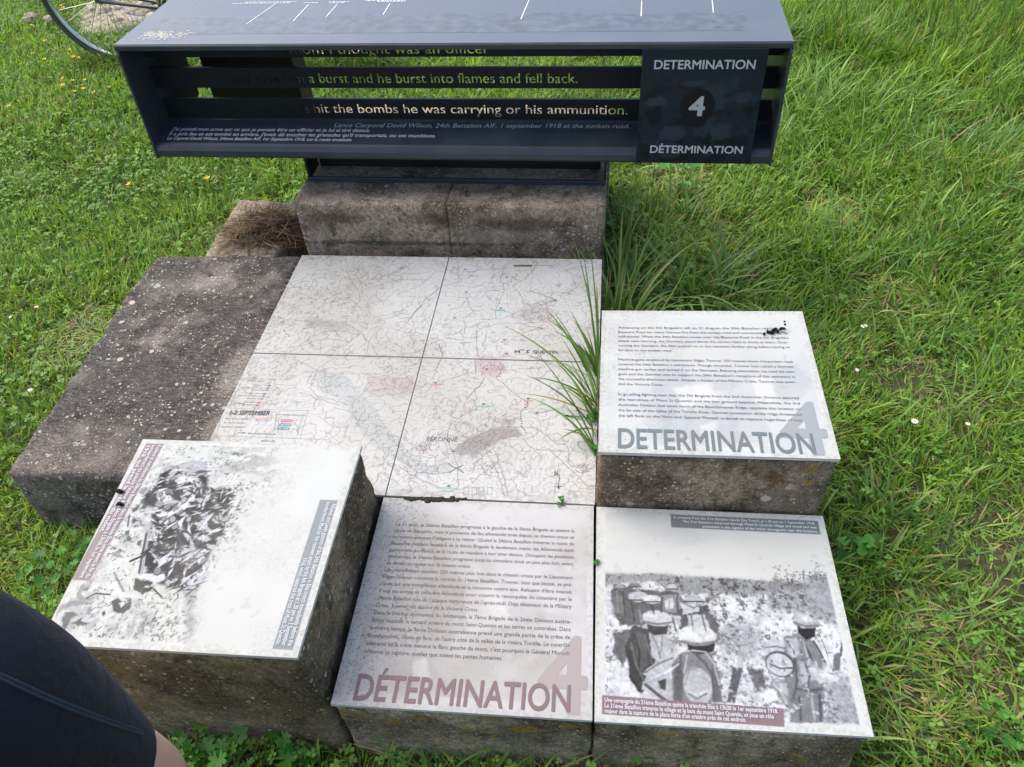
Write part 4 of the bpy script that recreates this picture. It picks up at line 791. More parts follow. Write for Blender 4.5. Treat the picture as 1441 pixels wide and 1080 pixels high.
# plain blocks
zd = 0.231
D_TL, D_TR, D_BL = at_z(218, 357, zd), at_z(424, 357.5, zd), at_z(5, 665, zd)
D_BR = D_BL+(D_TR-D_TL)
o = rough_block('concrete_block', [D_TL, D_TR, D_BR, D_BL], zd, -0.02, M['conc_dark'], None, 0.03, amp=0.006, chip=0.016, seed=21)
setp(o, 'long low soot-dark concrete block with white lichen spots, left of the map', 'concrete block', 'plain concrete blocks')
zb = 0.39
B_ = [at_z(427, 249, zb), at_z(851, 254, zb), at_z(852, 289, zb), at_z(412, 284, zb)]
FL, FR = B_[3], B_[2]; ax_ = (FR-FL)/np.linalg.norm(FR-FL); nrm = np.array([-ax_[1], ax_[0], 0])
mid_f = (FL+FR)/2
for k, (a, b, lab) in enumerate(((FL, mid_f-ax_*0.0006, 'brown mottled concrete block under the left half of the sign base'), (mid_f+ax_*0.0006, FR, 'brown mottled concrete block under the right half of the sign base'))):
    o = rough_block('concrete_block', [a+nrm*0.52, b+nrm*0.52, b, a], zb, 0.0, M['conc_back'], None, 0.0, amp=0.0025, chip=0.004, seed=31+k)
    setp(o, lab, 'concrete block', 'plain concrete blocks')
WQ = [FL+nrm*0.755-ax_*0.16, FR+nrm*0.755+ax_*0.01, FR+nrm*0.523+ax_*0.01, FL+nrm*0.523-ax_*0.16]
o = rough_block('concrete_block', WQ, 0.385, 0.0, M['conc_back'], None, 0.0, amp=0.0025, chip=0.005, seed=37)
setp(o, 'pale concrete block behind the sign base, glimpsed through the cut-out letters', 'concrete block', 'plain concrete blocks')
zh = 0.2; hq_ = [at_z(335, 280, zh), at_z(418, 280, zh), at_z(418, 356, zh), at_z(290, 356, zh)]
hq_[1] = hq_[0]+ax_*0.27; hq_[2] = hq_[3]+ax_*0.25
hq_[3] = hq_[3]-nrm*0.04; hq_[2] = hq_[2]-nrm*0.04
o = rough_block('concrete_block', hq_, zh, 0.0, M['conc_hay'], None, 0.0, seed=41)
setp(o, 'small pale concrete block with dead straw on top', 'concrete block', 'plain concrete blocks')
# ------------------------------------------------------------------ the interpretive sign (a folded steel trough on a pedestal)
SL = 1.9034; SR = math.radians(-1.174); SO = Vector((-1.42, 1.572, 0))
sign = empty('information_sign', 'long dark navy steel information sign with slatted front and sloped top', 'sign', SO, SR)
ZT = 0.875; DEP = 0.335
bm = bmesh.new()       # top: sheet with a turned down front lip
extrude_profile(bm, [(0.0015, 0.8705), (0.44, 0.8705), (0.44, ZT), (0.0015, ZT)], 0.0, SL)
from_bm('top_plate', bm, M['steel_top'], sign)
bm = bmesh.new(); extrude_profile(bm, [(-0.004, 0.859), (0.0, 0.8575), (0.004, 0.860), (0.004, 0.868), (0.001, 0.8695), (0.001, 0.8735), (-0.002, 0.873), (-0.004, 0.870)], 0.0, SL); from_bm('front_lip', bm, M['steel'], sign)
bm = bmesh.new()       # lower sheet rising to the slats, with a rounded front lip
extrude_profile(bm, [(-0.022, 0.540), (-0.016, 0.532), (0.10, 0.532), (0.125, 0.560), (0.125, 0.601), (0.118, 0.602), (0.112, 0.598), (0.000, 0.570), (-0.004, 0.574), (-0.012, 0.570), (-0.021, 0.556)], 0.006, SL-0.006)
from_bm('lower_plate', bm, M['steel'], sign)
for x0, x1 in ((0.0, 0.006), (SL-0.006, SL)):
    bm = bmesh.new(); pr = [(-0.024, 0.530), (0.15, 0.530), (DEP, 0.580), (DEP, 0.8705), (0.005, 0.8705), (-0.006, 0.846)]
    extrude_profile(bm, pr, x0-0.0005, x1+0.0005); from_bm('side_plate', bm, M['steel'], sign)
SLAT_OFF = 0.0
def slat(z0, z1, txt, xa, xb, base, capz, y=0.112):
    """flat bar with the words cut right through it"""
    _fc.body = txt; _fc.size = 1.0; _fc.offset = 0.0; _fc.resolution_u = 4; _fc.shear = 0.0
    V, F = glyphs(txt, 0.0, 4)
    x_min, x_max = V[:, 0].min(), V[:, 0].max()
    bpy.context.view_layer.update()
    src = _fo.to_curve(bpy.context.evaluated_depsgraph_get())
    cu = bpy.data.curves.new('slat_outline', 'CURVE'); cu.dimensions = '2D'; cu.fill_mode = 'BOTH'; cu.resolution_u = 4
    fx = (xb-xa)/(x_max-x_min); fz = capz/0.70; f = lambda c: (xa+(c.x-x_min)*fx, base+c.y*fz, 0)
    for q_ in src.splines:
        if q_.type == 'BEZIER':
            nsp = cu.splines.new('BEZIER'); nsp.bezier_points.add(len(q_.bezier_points)-1); nsp.use_cyclic_u = True
            for d_, o_ in zip(nsp.bezier_points, q_.bezier_points):
                d_.handle_left_type = d_.handle_right_type = 'FREE'; d_.co, d_.handle_left, d_.handle_right = f(o_.co), f(o_.handle_left), f(o_.handle_right)
        else:
            nsp = cu.splines.new('POLY'); nsp.points.add(len(q_.points)-1); nsp.use_cyclic_u = True
            for d_, o_ in zip(nsp.points, q_.points): d_.co = (*f(o_.co), 1)
    _fo.to_curve_clear()
    sp = cu.splines.new('POLY'); sp.points.add(3); sp.use_cyclic_u = True
    for pnt, (x, z) in zip(sp.points, ((0.0065, z0), (SL-0.0065, z0), (SL-0.0065, z1), (0.0065, z1))): pnt.co = (x, z, 0, 1)
    cu.extrude = 0.0006
    tmp = bpy.data.objects.new('slat_source', cu); COL.objects.link(tmp); bpy.context.view_layer.update()
    me = bpy.data.meshes.new_from_object(tmp.evaluated_get(bpy.context.evaluated_depsgraph_get()))
    bpy.data.objects.remove(tmp); me.transform(Matrix(((1, 0, 0, 0), (0, 0, 1, y), (0, 1, 0, 0), (0, 0, 0, 1)))); me.materials.clear()
    return link('slat', me, M['steel_slat'], sign)
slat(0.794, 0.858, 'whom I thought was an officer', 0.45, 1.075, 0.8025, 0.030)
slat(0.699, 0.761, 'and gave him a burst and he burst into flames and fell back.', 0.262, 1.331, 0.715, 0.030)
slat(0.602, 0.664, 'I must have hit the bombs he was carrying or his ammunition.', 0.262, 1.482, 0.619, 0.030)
for z in (0.603, 0.700, 0.795):      # folded top edge of each bar
    bm = bmesh.new(); zz = z+0.0605; box(bm, 0.0065, SL-0.0065, 0.1145, 0.124, zz-0.002, zz+0.0005); from_bm('slat_flange', bm, M['steel'], sign)
bm = bmesh.new(); box(bm, 0.05, 0.372, 0.337, 0.44, 0.45, 0.870, 0.004); from_bm('rear_housing', bm, M['steel_black'], sign)
# number plate across the right end
A = Art(150, 150, (0.012, 0.018, 0.027)); U, V = A.U, A.V
A.put(FULL, 0.9*sstep(0.45, 0.7, fbm(U*5, V*5, 5, 301))*sstep(0.85, 0.7, V), (0.026, 0.036, 0.050))
A.put(FULL, 0.8*sstep(0.52, 0.64, fbm(U*13, V*13, 4, 305))*sstep(0.8, 0.65, V), (0.006, 0.009, 0.013))
for (cx, cy, rx, ry, g1) in ((0.14, 0.56, .09, .045, 1.9), (0.86, 0.60, .08, .045, 1.7), (0.22, 0.76, .05, .03, .5), (0.30, 0.28, .11, .07, 1.8), (0.72, 0.30, .08, .08, 1.7), (0.86, 0.70, .05, .03, .7), (0.45, 0.72, .10, .03, 1.6), (0.30, 0.12, .10, .08, 1.4), (0.75, 0.14, .10, .06, .6)):
    A.ell(cx, cy, rx, ry, (0.016*g1, 0.023*g1, 0.032*g1), 0.85, 0.1, 0.012, 0.02, int(cx*100))
for pts in ([(0.05, .48), (.16, .52), (.22, .40), (.10, .36)], [(0.85, .50), (.97, .53), (.95, .45)], [(0.35, .42), (.55, .40), (.5, .34), (.3, .36)], [(0.55, .20), (.62, .3), (.66, .1)]): A.poly(pts, (0.005, 0.007, 0.010), 0.9, 0.01, 0.02)
A.ell(0.49, 0.525, 0.145, 0.150, (0.007, 0.008, 0.011), 1, 0, 0.004)
px0, px1, pz0, pz1 = 1.512, 1.842, 0.536, 0.860
yf = lambda v: -0.0255+0.018*v
nv, nu = A.U.shape; P_ = np.stack([px0+(px1-px0)*U, -0.0255+0.0175*V, pz0+(pz1-pz0)*V], -1).reshape(-1, 3); idx = np.arange(nu*nv).reshape(nv, nu)
qs = np.stack([idx[:-1, :-1], idx[:-1, 1:], idx[1:, 1:], idx[1:, :-1]], -1).reshape(-1, 4)
ring = np.concatenate([idx[0, :], idx[1:, -1], idx[-1, -2::-1], idx[-2:0:-1, 0]]); m_ = len(ring); k_ = np.arange(m_)
bk = P_[ring].copy(); bk[:, 1] += 0.003; n0 = len(P_)
number = from_np('number_plate', np.concatenate([P_, bk]), np.concatenate([qs, np.stack([ring[k_], n0+k_, n0+(k_+1) % m_, ring[(k_+1) % m_]], -1)]), None, M['plate'], sign, np.concatenate([A.I.reshape(-1, 3), np.full((m_, 3), 0.01)]))
def plate_fn(u, v, dz): return np.stack([u, -0.0255+0.0175*(v-pz0)/(pz1-pz0)-dz, v], -1)
for nm, s_, a, b, cz, bo, mt in (('plate_title', 'DETERMINATION', (1.546, 0.808), (1.812, 0.808), 0.0235, 0.03, 'ink_white'), ('plate_title', 'DÉTERMINATION', (1.552, 0.568), (1.815, 0.568), 0.0225, 0.03, 'ink_white'), ('plate_numeral', '4', (1.652, 0.680), (1.692, 0.680), 0.053, 0.05, 'ink_grey')):
    L = Lettering(); write(L, plate_fn, s_, a, b, down=(0, cz), bold=bo*.6, res=5, dz=0.0008); L.build(nm, M[mt], number)
def low_fn(u, v, dz): return np.stack([u, 0.112*v-0.0003, 0.570+0.028*v+dz], -1)
lp = bpy.data.objects['lower_plate']
L = Lettering()
for s_, a, b, cz in (("J'ai pointé mon arme sur ce que je pensais être un officier et je lui ai tiré dessus.", (0.035, .50), (0.688, .50), .12), ("Il a pris feu et est tombé en arrière. J'avais dû toucher les grenades qu'il transportait, ou ses munitions.", (0.033, .31), (0.900, .31), .12), ("Le Caporal David Wilson, 24ème Bataillon AIF, 1er Septembre 1918, sur la route encaissée.", (0.033, .14), (0.640, .14), .105)):
    write(L, low_fn, s_, a, b, down=(0, cz*1.08), bold=0.022, shear=0.15)
L.build('french_quotation', M['ink_white'], lp)
L = Lettering(); write(L, low_fn, 'Lance Corporal David Wilson, 24th Battalion AIF, 1 september 1918 at the sunken road.', (0.568, .68), (1.490, .72), down=(0, .17), bold=0.01, shear=0.15); L.build('attribution', M['ink_grey'], lp)
# engraved view on the top: pointer lines, label rules and a faint horizon
def top_fn(u, v, dz): return np.stack([u, v, ZT+dz+0*u], -1)
tp = bpy.data.objects['top_plate']
for xa, ya, xb, yb in ((0.376, .318, .344, .150), (0.486, .308, .482, .170), (.578, .304, .574, .202), (.745, .309, .746, .215), (1.172, .321, 1.164, .171), (1.509, .310, 1.507, .185), (1.713, .304, 1.710, .208)):
    bm = bmesh.new(); v_ = [bm.verts.new(p) for p in ((xb-.0013, yb, ZT+.0008), (xb+.0013, yb, ZT+.0008), (xa+.0013, ya, ZT+.0008), (xa-.0013, ya, ZT+.0008))]; bm.faces.new(v_); from_bm('pointer_line', bm, M['ink_bright'], tp)
bm = bmesh.new()
for x0, x1, y in ((0.235, .425, .322), (0.27, .44, .331), (0.465, .512, .322), (0.545, .61, .326), (0.55, .60, .318), (.70, .79, .324), (.66, .79, .333)):
    x = x0
    while x < x1:
        w = 0.004+random.random()*0.010; box(bm, x, min(x+w, x1), y, y+.0035, ZT+.0003, ZT+.0008); x += w+0.003
from_bm('engraved_caption', bm, M['ink_bright'], tp)
t = NT('view_print'); c = t.mix(t.ramp(t.noise(30, 5, 0.6), [(0.4, 0), (0.65, 1)]), (0.060, 0.078, 0.100), (0.105, 0.130, 0.158)); t.l(c, t.b.inputs['Base Color']); t.b.inputs['Specular IOR Level'].default_value = 0.9; t.l(t.ramp(t.noise(5, 5, 0.6), [(0.3, 0.24), (0.7, 0.5)]), t.b.inputs['Roughness']); M['view'] = t.m
bm = bmesh.new(); pts = []
R_ = np.random.default_rng(4); xs_ = np.linspace(0.06, 1.80, 120); hz = 0.20+0.02*(fbm(xs_*3, xs_*0, 3, 7)-0.5)+0.02*(fbm(xs_*22, xs_*0, 3, 9) > 0.62)
lo = [bm.verts.new((x, 0.075, ZT+.0003)) for x in xs_]; hi = [bm.verts.new((x, h, ZT+.0003)) for x, h in zip(xs_, hz)]
for i in range(len(xs_)-1): bm.faces.new((lo[i], lo[i+1], hi[i+1], hi[i]))
from_bm('panorama_print', bm, M['view'], tp)
R_ = np.random.default_rng(15); Vd, Fd = [], []
for k in range(420):
    x, y = 0.05+0.16*R_.beta(1.4, 2), 0.055+0.022*R_.normal()*.6+0.03*R_.random(); q_ = .0006+.0022*R_.random()**2; n0 = len(Vd); a0 = R_.random()*6
    for j in range(5): Vd.append((x+q_*1.8*math.cos(a0+j*1.256), y+q_*math.sin(a0+j*1.256), ZT+.0006+.00001*(k % 30)))
    Fd.append(tuple(range(n0, n0+5)))
me = bpy.data.meshes.new('dust_scuff'); me.from_pydata(Vd, [], Fd); link('dust_scuff', me, simple('dust', (0.55, 0.54, 0.46), .9), tp)
# pedestal: a shallow open box standing on the two back blocks
def ped(x, y, z): return (x, y, z)
pb = bmesh.new(); box(pb, 0.43, 1.425, 0.085, 0.32, 0.3905, 0.398, 0.002); box(pb, 0.43, 1.425, 0.083, 0.0925, 0.3985, 0.4085, 0.003); from_bm('base_plate', pb, M['steel'], sign)
pb = bmesh.new(); box(pb, 0.44, 1.415, 0.0935, 0.26, 0.3985, 0.4005); from_bm('dirty_tray', pb, M['rust_floor'], sign)
pb = bmesh.new(); box(pb, 0.45, 1.405, 0.17, 0.27, 0.4012, 0.545); from_bm('pedestal', pb, M['steel_black'], sign)
for x0, x1 in ((0.43, 0.437), (1.418, 1.425)):
    pb = bmesh.new(); extrude_profile(pb, [(0.094, 0.399), (0.19, 0.399), (0.19, 0.531), (0.094, 0.531)], x0, x1); from_bm('pedestal_cheek', pb, M['steel_black'], sign)

# ------------------------------------------------------------------ dead straw, dropping, crumbs
def strands(name, n, c, rx, ry, rz, length, mat, cols, rad=0.0011):
    V = []; Q = []; Cc = []
    for i in range(n):
        a = rng.random()*6.28; r_ = math.sqrt(rng.random()); x = c[0]+rx*r_*math.cos(a); y = c[1]+ry*r_*math.sin(a); z = c[2]+rz*rng.random()*(1-r_*r_)+0.002
        h = rng.random()*6.28; L_ = length*(0.5+rng.random()); bend = rng.normal()*1.2; el = rng.normal()*0.25; col = cols[int(rng.integers(len(cols)))]*(0.6+0.7*rng.random())
        p = np.array([x, y, z]); m0 = len(V)
        for k in range(5):
            s_ = np.array([-math.sin(h), math.cos(h), 0])*rad*(1.4-0.2*k); V += [p-s_, p+s_]; Cc += [col, col]
            p = p+np.array([math.cos(h)*math.cos(el), math.sin(h)*math.cos(el), math.sin(el)])*L_/4; h += bend/4; el -= 0.12
            p[2] = max(p[2], c[2]+0.001)
        for k in range(4): Q.append((m0+2*k, m0+2*k+1, m0+2*k+3, m0+2*k+2))
    return from_np(name, V, Q, None, mat, None, np.array(Cc))
BR = [np.array(c) for c in ((0.11, 0.060, 0.028), (0.17, 0.10, 0.045), (0.06, 0.034, 0.018), (0.10, 0.055, 0.025), (0.34, 0.25, 0.13))]
hc = at_z(372, 322, 0.2)
o = strands('straw_clump', 900, (hc[0], hc[1], 0.2), 0.125, 0.105, 0.05, 0.085, M['straw'], BR); setp(o, 'clump of dead brown straw lying on the small pale block', 'straw')
def lump(name, path, rads, mat, seed=0):
    bm = bmesh.new(); tube(bm, path, rads, 8)
    for v in bm.verts:
        n_ = Vector((random.random()-.5, random.random()-.5, random.random()-.5))*0.5*max(rads); v.co += n_
    bmesh.ops.subdivide_edges(bm, edges=bm.edges, cuts=1, smooth=0.6); return from_bm(name, bm, mat, None, True)
M['dropping'] = simple('dark_dropping', (0.014, 0.013, 0.012), 0.95, 0.0, 0.15)
bm = bmesh.new(); R_ = np.random.default_rng(33)
for px, py, dz, q_ in ((1075, 470, .003, .0045), (1080, 467.5, .004, .0055), (1085, 468.5, .005, .006), (1089, 465.5, .006, .0065), (1094, 467, .005, .006), (1098, 464.5, .007, .0055), (1101, 465.5, .010, .005), (1103, 462.5, .016, .004), (1101.5, 461, .022, .0026)):
    c_ = at_z(px, py, 0.4365); m0 = len(bm.verts); bmesh.ops.create_icosphere(bm, subdivisions=2, radius=1); bm.verts.ensure_lookup_table(); a_ = R_.random()*3
    for v in bm.verts[m0:]:
        k_ = .65+.7*float(fbm(np.array(v.co.x*2.5+px), np.array(v.co.y*2.5+v.co.z*3), 3, 5)); x_, y_ = v.co.x*q_*1.35*k_, v.co.y*q_*.8*k_
        v.co = Vector((c_[0]+x_*math.cos(a_)-y_*math.sin(a_)*.8, c_[1]+x_*math.sin(a_)*.6+y_*math.cos(a_), max(c_[2]+.0004, c_[2]+dz+v.co.z*q_*.75*k_)))
o = from_bm('animal_dropping', bm, M['dropping'], None, True); setp(o, 'twisted black dropping lying on the raised English text plaque', 'dropping')
for (x, y), w_ in (((169, 692), 'rear'), ((169, 710), 'front')):
    c_ = at_z(x, y, 0.4355); o = lump('dirt_crumb', [tuple(c_+np.array(d)) for d in ((-.008, 0, .001), (-.003, .002, .004), (.003, 0, .004), (.009, .002, .001))], [.0012, .0035, .004, .001], M['dropping']); setp(o, f'dark dirt crumb on the maroon caption of the tallest plaque, the {w_} one of two', 'dirt')

# ------------------------------------------------------------------ bicycle resting behind the sign
M['tyre'] = simple('tyre_grey', (0.055, 0.062, 0.060), 0.75); M['alloy'] = simple('alloy', (0.62, 0.64, 0.66), 0.28, 1.0); M['frame_paint'] = simple('frame_paint', (0.035, 0.040, 0.042), 0.35); M['saddle'] = simple('saddle_black', (0.012, 0.012, 0.013), 0.6)
hub = Vector(at_z(138, 2, 0.36))+Vector((-.02, .08, 0)); WB = 1.25; WR = 0.345
bike = empty('bicycle', 'bicycle with silver rims standing in the grass behind the sign', 'bicycle', (hub.x, hub.y, 0), math.radians(-1.5))
for cx in (0.0, WB):
    bm = bmesh.new(); torus(bm, (cx, 0, 0.36), WR, 0.0165, (0, 1, 0), 72, 10); w = from_bm('wheel', bm, M['tyre'], bike, True)
    bm = bmesh.new(); torus(bm, (cx, 0, 0.36), WR-0.026, 0.011, (0, 1, 0), 72, 8, 0.013); from_bm('rim', bm, M['alloy'], w, True)
    bm = bmesh.new()
    for k in range(28):
        a = 2*math.pi*k/28; b = a+(0.35 if k % 2 else -0.35); s_ = 0.028 if k % 4 < 2 else -0.028
        tube(bm, [(cx+0.022*math.cos(b), s_, 0.36+0.022*math.sin(b)), (cx+(WR-0.03)*math.cos(a), 0, 0.36+(WR-0.03)*math.sin(a))], 0.0016, 5)
    from_bm('spokes', bm, M['alloy'], w)
    bm = bmesh.new(); tube(bm, [(cx, -0.06, .36), (cx, -0.05, .36), (cx, -0.034, .36), (cx, -0.026, .36), (cx, 0, .36), (cx, .026, .36), (cx, .034, .36), (cx, .06, .36)], [.010, .012, .014, .030, .018, .030, .014, .010], 16); from_bm('hub', bm, M['alloy'], w, True)
bb = (0.44, 0, 0.30)
bm = bmesh.new(); ht, hb_ = (WB-0.17, 0, 0.93), (WB-0.12, 0, 0.76); st_ = (0.30, 0, 0.86)
for a, b, r_ in ((bb, (0.28, 0, 0.92), .016), (bb, hb_, .018), ((0.305, 0, 0.84), ht, .015), (ht, hb_, .020)): tube(bm, [a, b], r_, 12)
for s_ in (-1, 1):
    tube(bm, [(0, .062*s_, .36), (0.36, .03*s_, .305), bb], .009, 8); tube(bm, [(0, .062*s_, .36), (0.29, .02*s_, .83)], .008, 8)
    tube(bm, [hb_, (WB-.09, .055*s_, .70), (WB-.02, .058*s_, .42), (WB, .062*s_, .36)], [.013, .012, .010, .009], 8)
from_bm('frame', bm, M['frame_paint'], bike, True)
bm = bmesh.new(); tube(bm, [ht, (WB-.20, 0, 1.01), (WB-.13, 0, 1.03)], .013, 10); tube(bm, [(WB-.16, -.29, 1.03), (WB-.12, -.12, 1.03), (WB-.12, .12, 1.03), (WB-.16, .29, 1.03)], .012, 10); from_bm('handlebar', bm, M['alloy'], bike, True)
bm = bmesh.new(); tube(bm, [(0.28, 0, .92), (.265, 0, .985)], .013, 10); tube(bm, [(.11, 0, .99), (.15, 0, 1.005), (.22, 0, 1.0), (.30, 0, .995), (.38, 0, .99)], [.03, .07, .06, .03, .018], 12); o = from_bm('saddle', bm, M['saddle'], bike, True); o.scale = (1, 1, 1)
bm = bmesh.new(); torus(bm, (bb[0], -.045, bb[2]), .09, .006, (0, 1, 0), 40, 6)
for s_ in (-1, 1): tube(bm, [(bb[0], -.05*s_, bb[2]), (bb[0]+.12*s_, -.07*s_, bb[2]-.11*s_)], .010, 8); box(bm, bb[0]+.12*s_-.045, bb[0]+.12*s_+.045, -.15 if s_ > 0 else .07, -.07 if s_ > 0 else .15, bb[2]-.11*s_-.01, bb[2]-.11*s_+.01, .003)
tube(bm, [(bb[0], -.06, bb[2]), (bb[0], .06, bb[2])], .02, 12); from_bm('crankset', bm, M['alloy'], bike, True)

# rough rubble footing behind it
def stone(c, s_, seed):
    bm = bmesh.new(); bmesh.ops.create_icosphere(bm, subdivisions=3, radius=1.0)
    for v in bm.verts:
        n_ = v.co.copy(); d = float(fbm(np.array(n_.x*1.4+seed), np.array(n_.y*1.4+n_.z*1.9), 4, seed))
        v.co = Vector((n_.x*s_[0], n_.y*s_[1], n_.z*s_[2]))*(0.62+0.75*d)+Vector(c)
    return bm
R_ = np.random.default_rng(12)
base_c = at_z(165, 22, 0.03)
bm = stone((base_c[0], base_c[1]+0.15, 0.0), (0.46, 0.42, 0.055), 3); o = from_bm('rubble_footing', bm, M['rubble'], None, True); setp(o, 'low broken pale concrete footing under the bicycle wheel', 'rubble')
for k in range(26):
    x, y = base_c[0]+R_.normal()*0.30, base_c[1]+0.05+abs(R_.normal())*0.28-0.16; s_ = 0.018+0.03*R_.random()
    bm = stone((x, y, 0.03+s_*0.3), (s_*1.3, s_, s_*0.7), 20+k); o = from_bm('stone', bm, M['rubble'], None, True); setp(o, 'small pale stone lying on the broken footing by the bicycle wheel', 'stone', 'stones on the broken footing')

# ------------------------------------------------------------------ person at the left edge
M['skin'] = simple('skin', (0.66, 0.37, 0.27), 0.5)
t = NT('shorts_cloth'); mp_ = t.noise(260, 4, 0.6); c = t.mix(t.ramp(mp_, [(0.3, 0), (0.7, 1)]), (0.0050, 0.0075, 0.0145), (0.0095, 0.0130, 0.022)); t.l(c, t.b.inputs['Base Color']); t.set(t.b, Roughness=0.75); t.b.inputs['Sheen Weight'].default_value = 0.06; t.b.inputs['Specular IOR Level'].default_value = 0.25; t.b.inputs['Sheen Roughness'].default_value = 0.5; t.b.inputs['Sheen Tint'].default_value = (0.5, 0.6, 0.8, 1); t.bump(t.math('ADD', t.math('MULTIPLY', mp_, 0.5), t.math('MULTIPLY', t.noise(16, 3, .5, None, 1.2), 4.0)), 0.5, 0.003); M['shorts'] = t.m
M['seam'] = simple('seam_thread', (0.022, 0.032, 0.052), 0.8); M['shirt'] = simple('shirt_cloth', (0.10, 0.14, 0.22), 0.8); M['shoe'] = simple('shoe', (0.03, 0.03, 0.032), 0.6); M['hair'] = simple('hair', (0.035, 0.022, 0.015), 0.6)
def skinned(name, verts, edges, root, mat, parent, levels=2, cut=None):
    """verts: (x, y, z, rx, ry)"""
    me = bpy.data.meshes.new(name); me.from_pydata([v[:3] for v in verts], edges, []); me.update()
    o = bpy.data.objects.new(name+'_src', me); COL.objects.link(o); md = o.modifiers.new('skin', 'SKIN'); md.use_smooth_shade = True
    sv = me.skin_vertices[0].data if me.skin_vertices else None
    if sv is None:
        me.attributes.new('skin', 'FLOAT2', 'POINT')
    for i, v in enumerate(verts): me.skin_vertices[0].data[i].radius = (v[3], v[4] if len(v) > 4 else v[3]); me.skin_vertices[0].data[i].use_root = (i == root)
    sb = o.modifiers.new('sub', 'SUBSURF'); sb.levels = levels; sb.render_levels = levels
    bpy.context.view_layer.update(); m2 = bpy.data.meshes.new_from_object(o.evaluated_get(bpy.context.evaluated_depsgraph_get()))
    bpy.data.objects.remove(o)
    if cut is not None:
        bm = bmesh.new(); bm.from_mesh(m2)
        for co, no in cut: bmesh.ops.bisect_plane(bm, geom=bm.verts[:]+bm.edges[:]+bm.faces[:], plane_co=co, plane_no=no, clear_outer=True)
        bm.to_mesh(m2); bm.free()
    m2.materials.clear(); return link(name, m2, mat, parent, True)
# stance: facing the plaques, right leg at rx_, left leg at lx_
rx_, ry_, lx_ = -0.660, -0.262, -0.90
cxp = (rx_+lx_)/2
person = empty('person', 'person in navy shorts standing at the left edge, only thigh and knee in view', 'person', (cxp, ry_, 0))
off = lambda x, y, z, *r: (x-cxp, y-ry_, z)+r
V_ = [off(cxp, ry_-.02, .97, .135, .11), off(cxp, ry_-.03, 1.12, .125, .095), off(cxp, ry_-.04, 1.30, .15, .11), off(cxp, ry_-.05, 1.43, .12, .085), off(cxp, ry_-.04, 1.50, .055, .055), off(cxp, ry_-.02, 1.57, .07, .08), off(cxp, ry_-.015, 1.66, .078, .092), off(cxp, ry_-.02, 1.735, .055, .065)]
E_ = [(i, i+1) for i in range(7)]
def leg_(x, s_):
    n = len(V_); V_.extend([off(x+s_*.0, ry_-.02, .86, .088), off(x+.004, ry_+.0, .68, .078), off(x+.012, ry_+.028, .54, .072), off(x+.008, ry_+.024, .47, .060), off(x, ry_-.005, .36, .056), off(x, ry_-.02, .20, .040), off(x, ry_-.035, .09, .034), off(x, ry_+.05, .045, .036, .030), off(x, ry_+.15, .028, .034, .022)])
    E_.extend([(0, n)]+[(n+i, n+i+1) for i in range(8)])
leg_(rx_, 1); leg_(lx_, -1)
hands = []
def arm_(s_):
    n = len(V_); x = cxp
    V_.extend([off(x+s_*.17, ry_-.06, 1.41, .058), off(x+s_*.21, ry_-.12, 1.14, .043), off(x+s_*.10, ry_-.24, .98, .034), off(x+s_*.05, ry_-.26, .955, .026, .032), off(x+s_*.0, ry_-.275, .945, .036, .017)])
    E_.extend([(3, n)]+[(n+i, n+i+1) for i in range(4)]); hx, hy, hz_ = x+s_*.0, ry_-.275, .945
    for f_ in range(4):
        m = len(V_); y0 = -.01; V_.extend([off(hx-s_*.035, hy-.004, hz_+.026-.017*f_, .0085), off(hx-s_*(.062-.004*abs(f_-1)), hy-.002, hz_+.024-.018*f_, .0078), off(hx-s_*(.082-.006*abs(f_-1)), hy+.012, hz_+.020-.018*f_, .007)]); E_.extend([(n+4, m), (m, m+1), (m+1, m+2)])
    m = len(V_); V_.extend([off(hx+s_*.01, hy, hz_+.042, .010), off(hx-s_*.012, hy+.004, hz_+.062, .0085)]); E_.extend([(n+4, m), (m, m+1)])
arm_(1); arm_(-1)
body = skinned('body', V_, E_, 0, M['skin'], person)
S_ = [off(cxp, ry_-.02, 1.03, .142, .118), off(cxp, ry_-.02, .95, .150, .125)]
Es = [(0, 1)]
for x in (rx_, lx_):
    n = len(S_); S_.extend([off(x+.012, ry_-.006, .88, .118), off(x+.004, ry_+.004, .72, .098), off(x, ry_+.012, .56, .080), off(x, ry_+.016, .47, .078)]); Es.extend([(1, n), (n, n+1), (n+1, n+2), (n+2, n+3)])
shorts = skinned('shorts', S_, Es, 1, M['shorts'], person, 3, [((0, 0, .635), (0, 0, -1))])
skinned('shirt', [off(cxp, ry_-.02, .98, .148, .122), off(cxp, ry_-.03, 1.12, .140, .108), off(cxp, ry_-.04, 1.30, .163, .122), off(cxp, ry_-.05, 1.44, .125, .09), off(cxp+.17, ry_-.06, 1.41, .07), off(cxp+.205, ry_-.105, 1.22, .058), off(cxp-.17, ry_-.06, 1.41, .07), off(cxp-.205, ry_-.105, 1.22, .058)], [(0, 1), (1, 2), (2, 3), (3, 4), (4, 5), (3, 6), (6, 7)], 1, M['shirt'], person)
for x in (rx_, lx_): skinned('shoe', [off(x, ry_-.06, .05, .045, .048), off(x, ry_+.03, .045, .044, .042), off(x, ry_+.12, .036, .045, .033), off(x, ry_+.18, .03, .036, .026)], [(0, 1), (1, 2), (2, 3)], 1, M['shoe'], person)
skinned('hair', [off(cxp, ry_-.045, 1.63, .075, .075), off(cxp, ry_-.04, 1.70, .085, .09), off(cxp, ry_-.03, 1.755, .055, .065)], [(0, 1), (1, 2)], 1, M['hair'], person)
bm = bmesh.new(); bmesh.ops.create_uvsphere(bm, u_segments=10, v_segments=6, radius=.011)
for v in bm.verts: v.co += Vector((0, ry_+.085-ry_, 1.60))
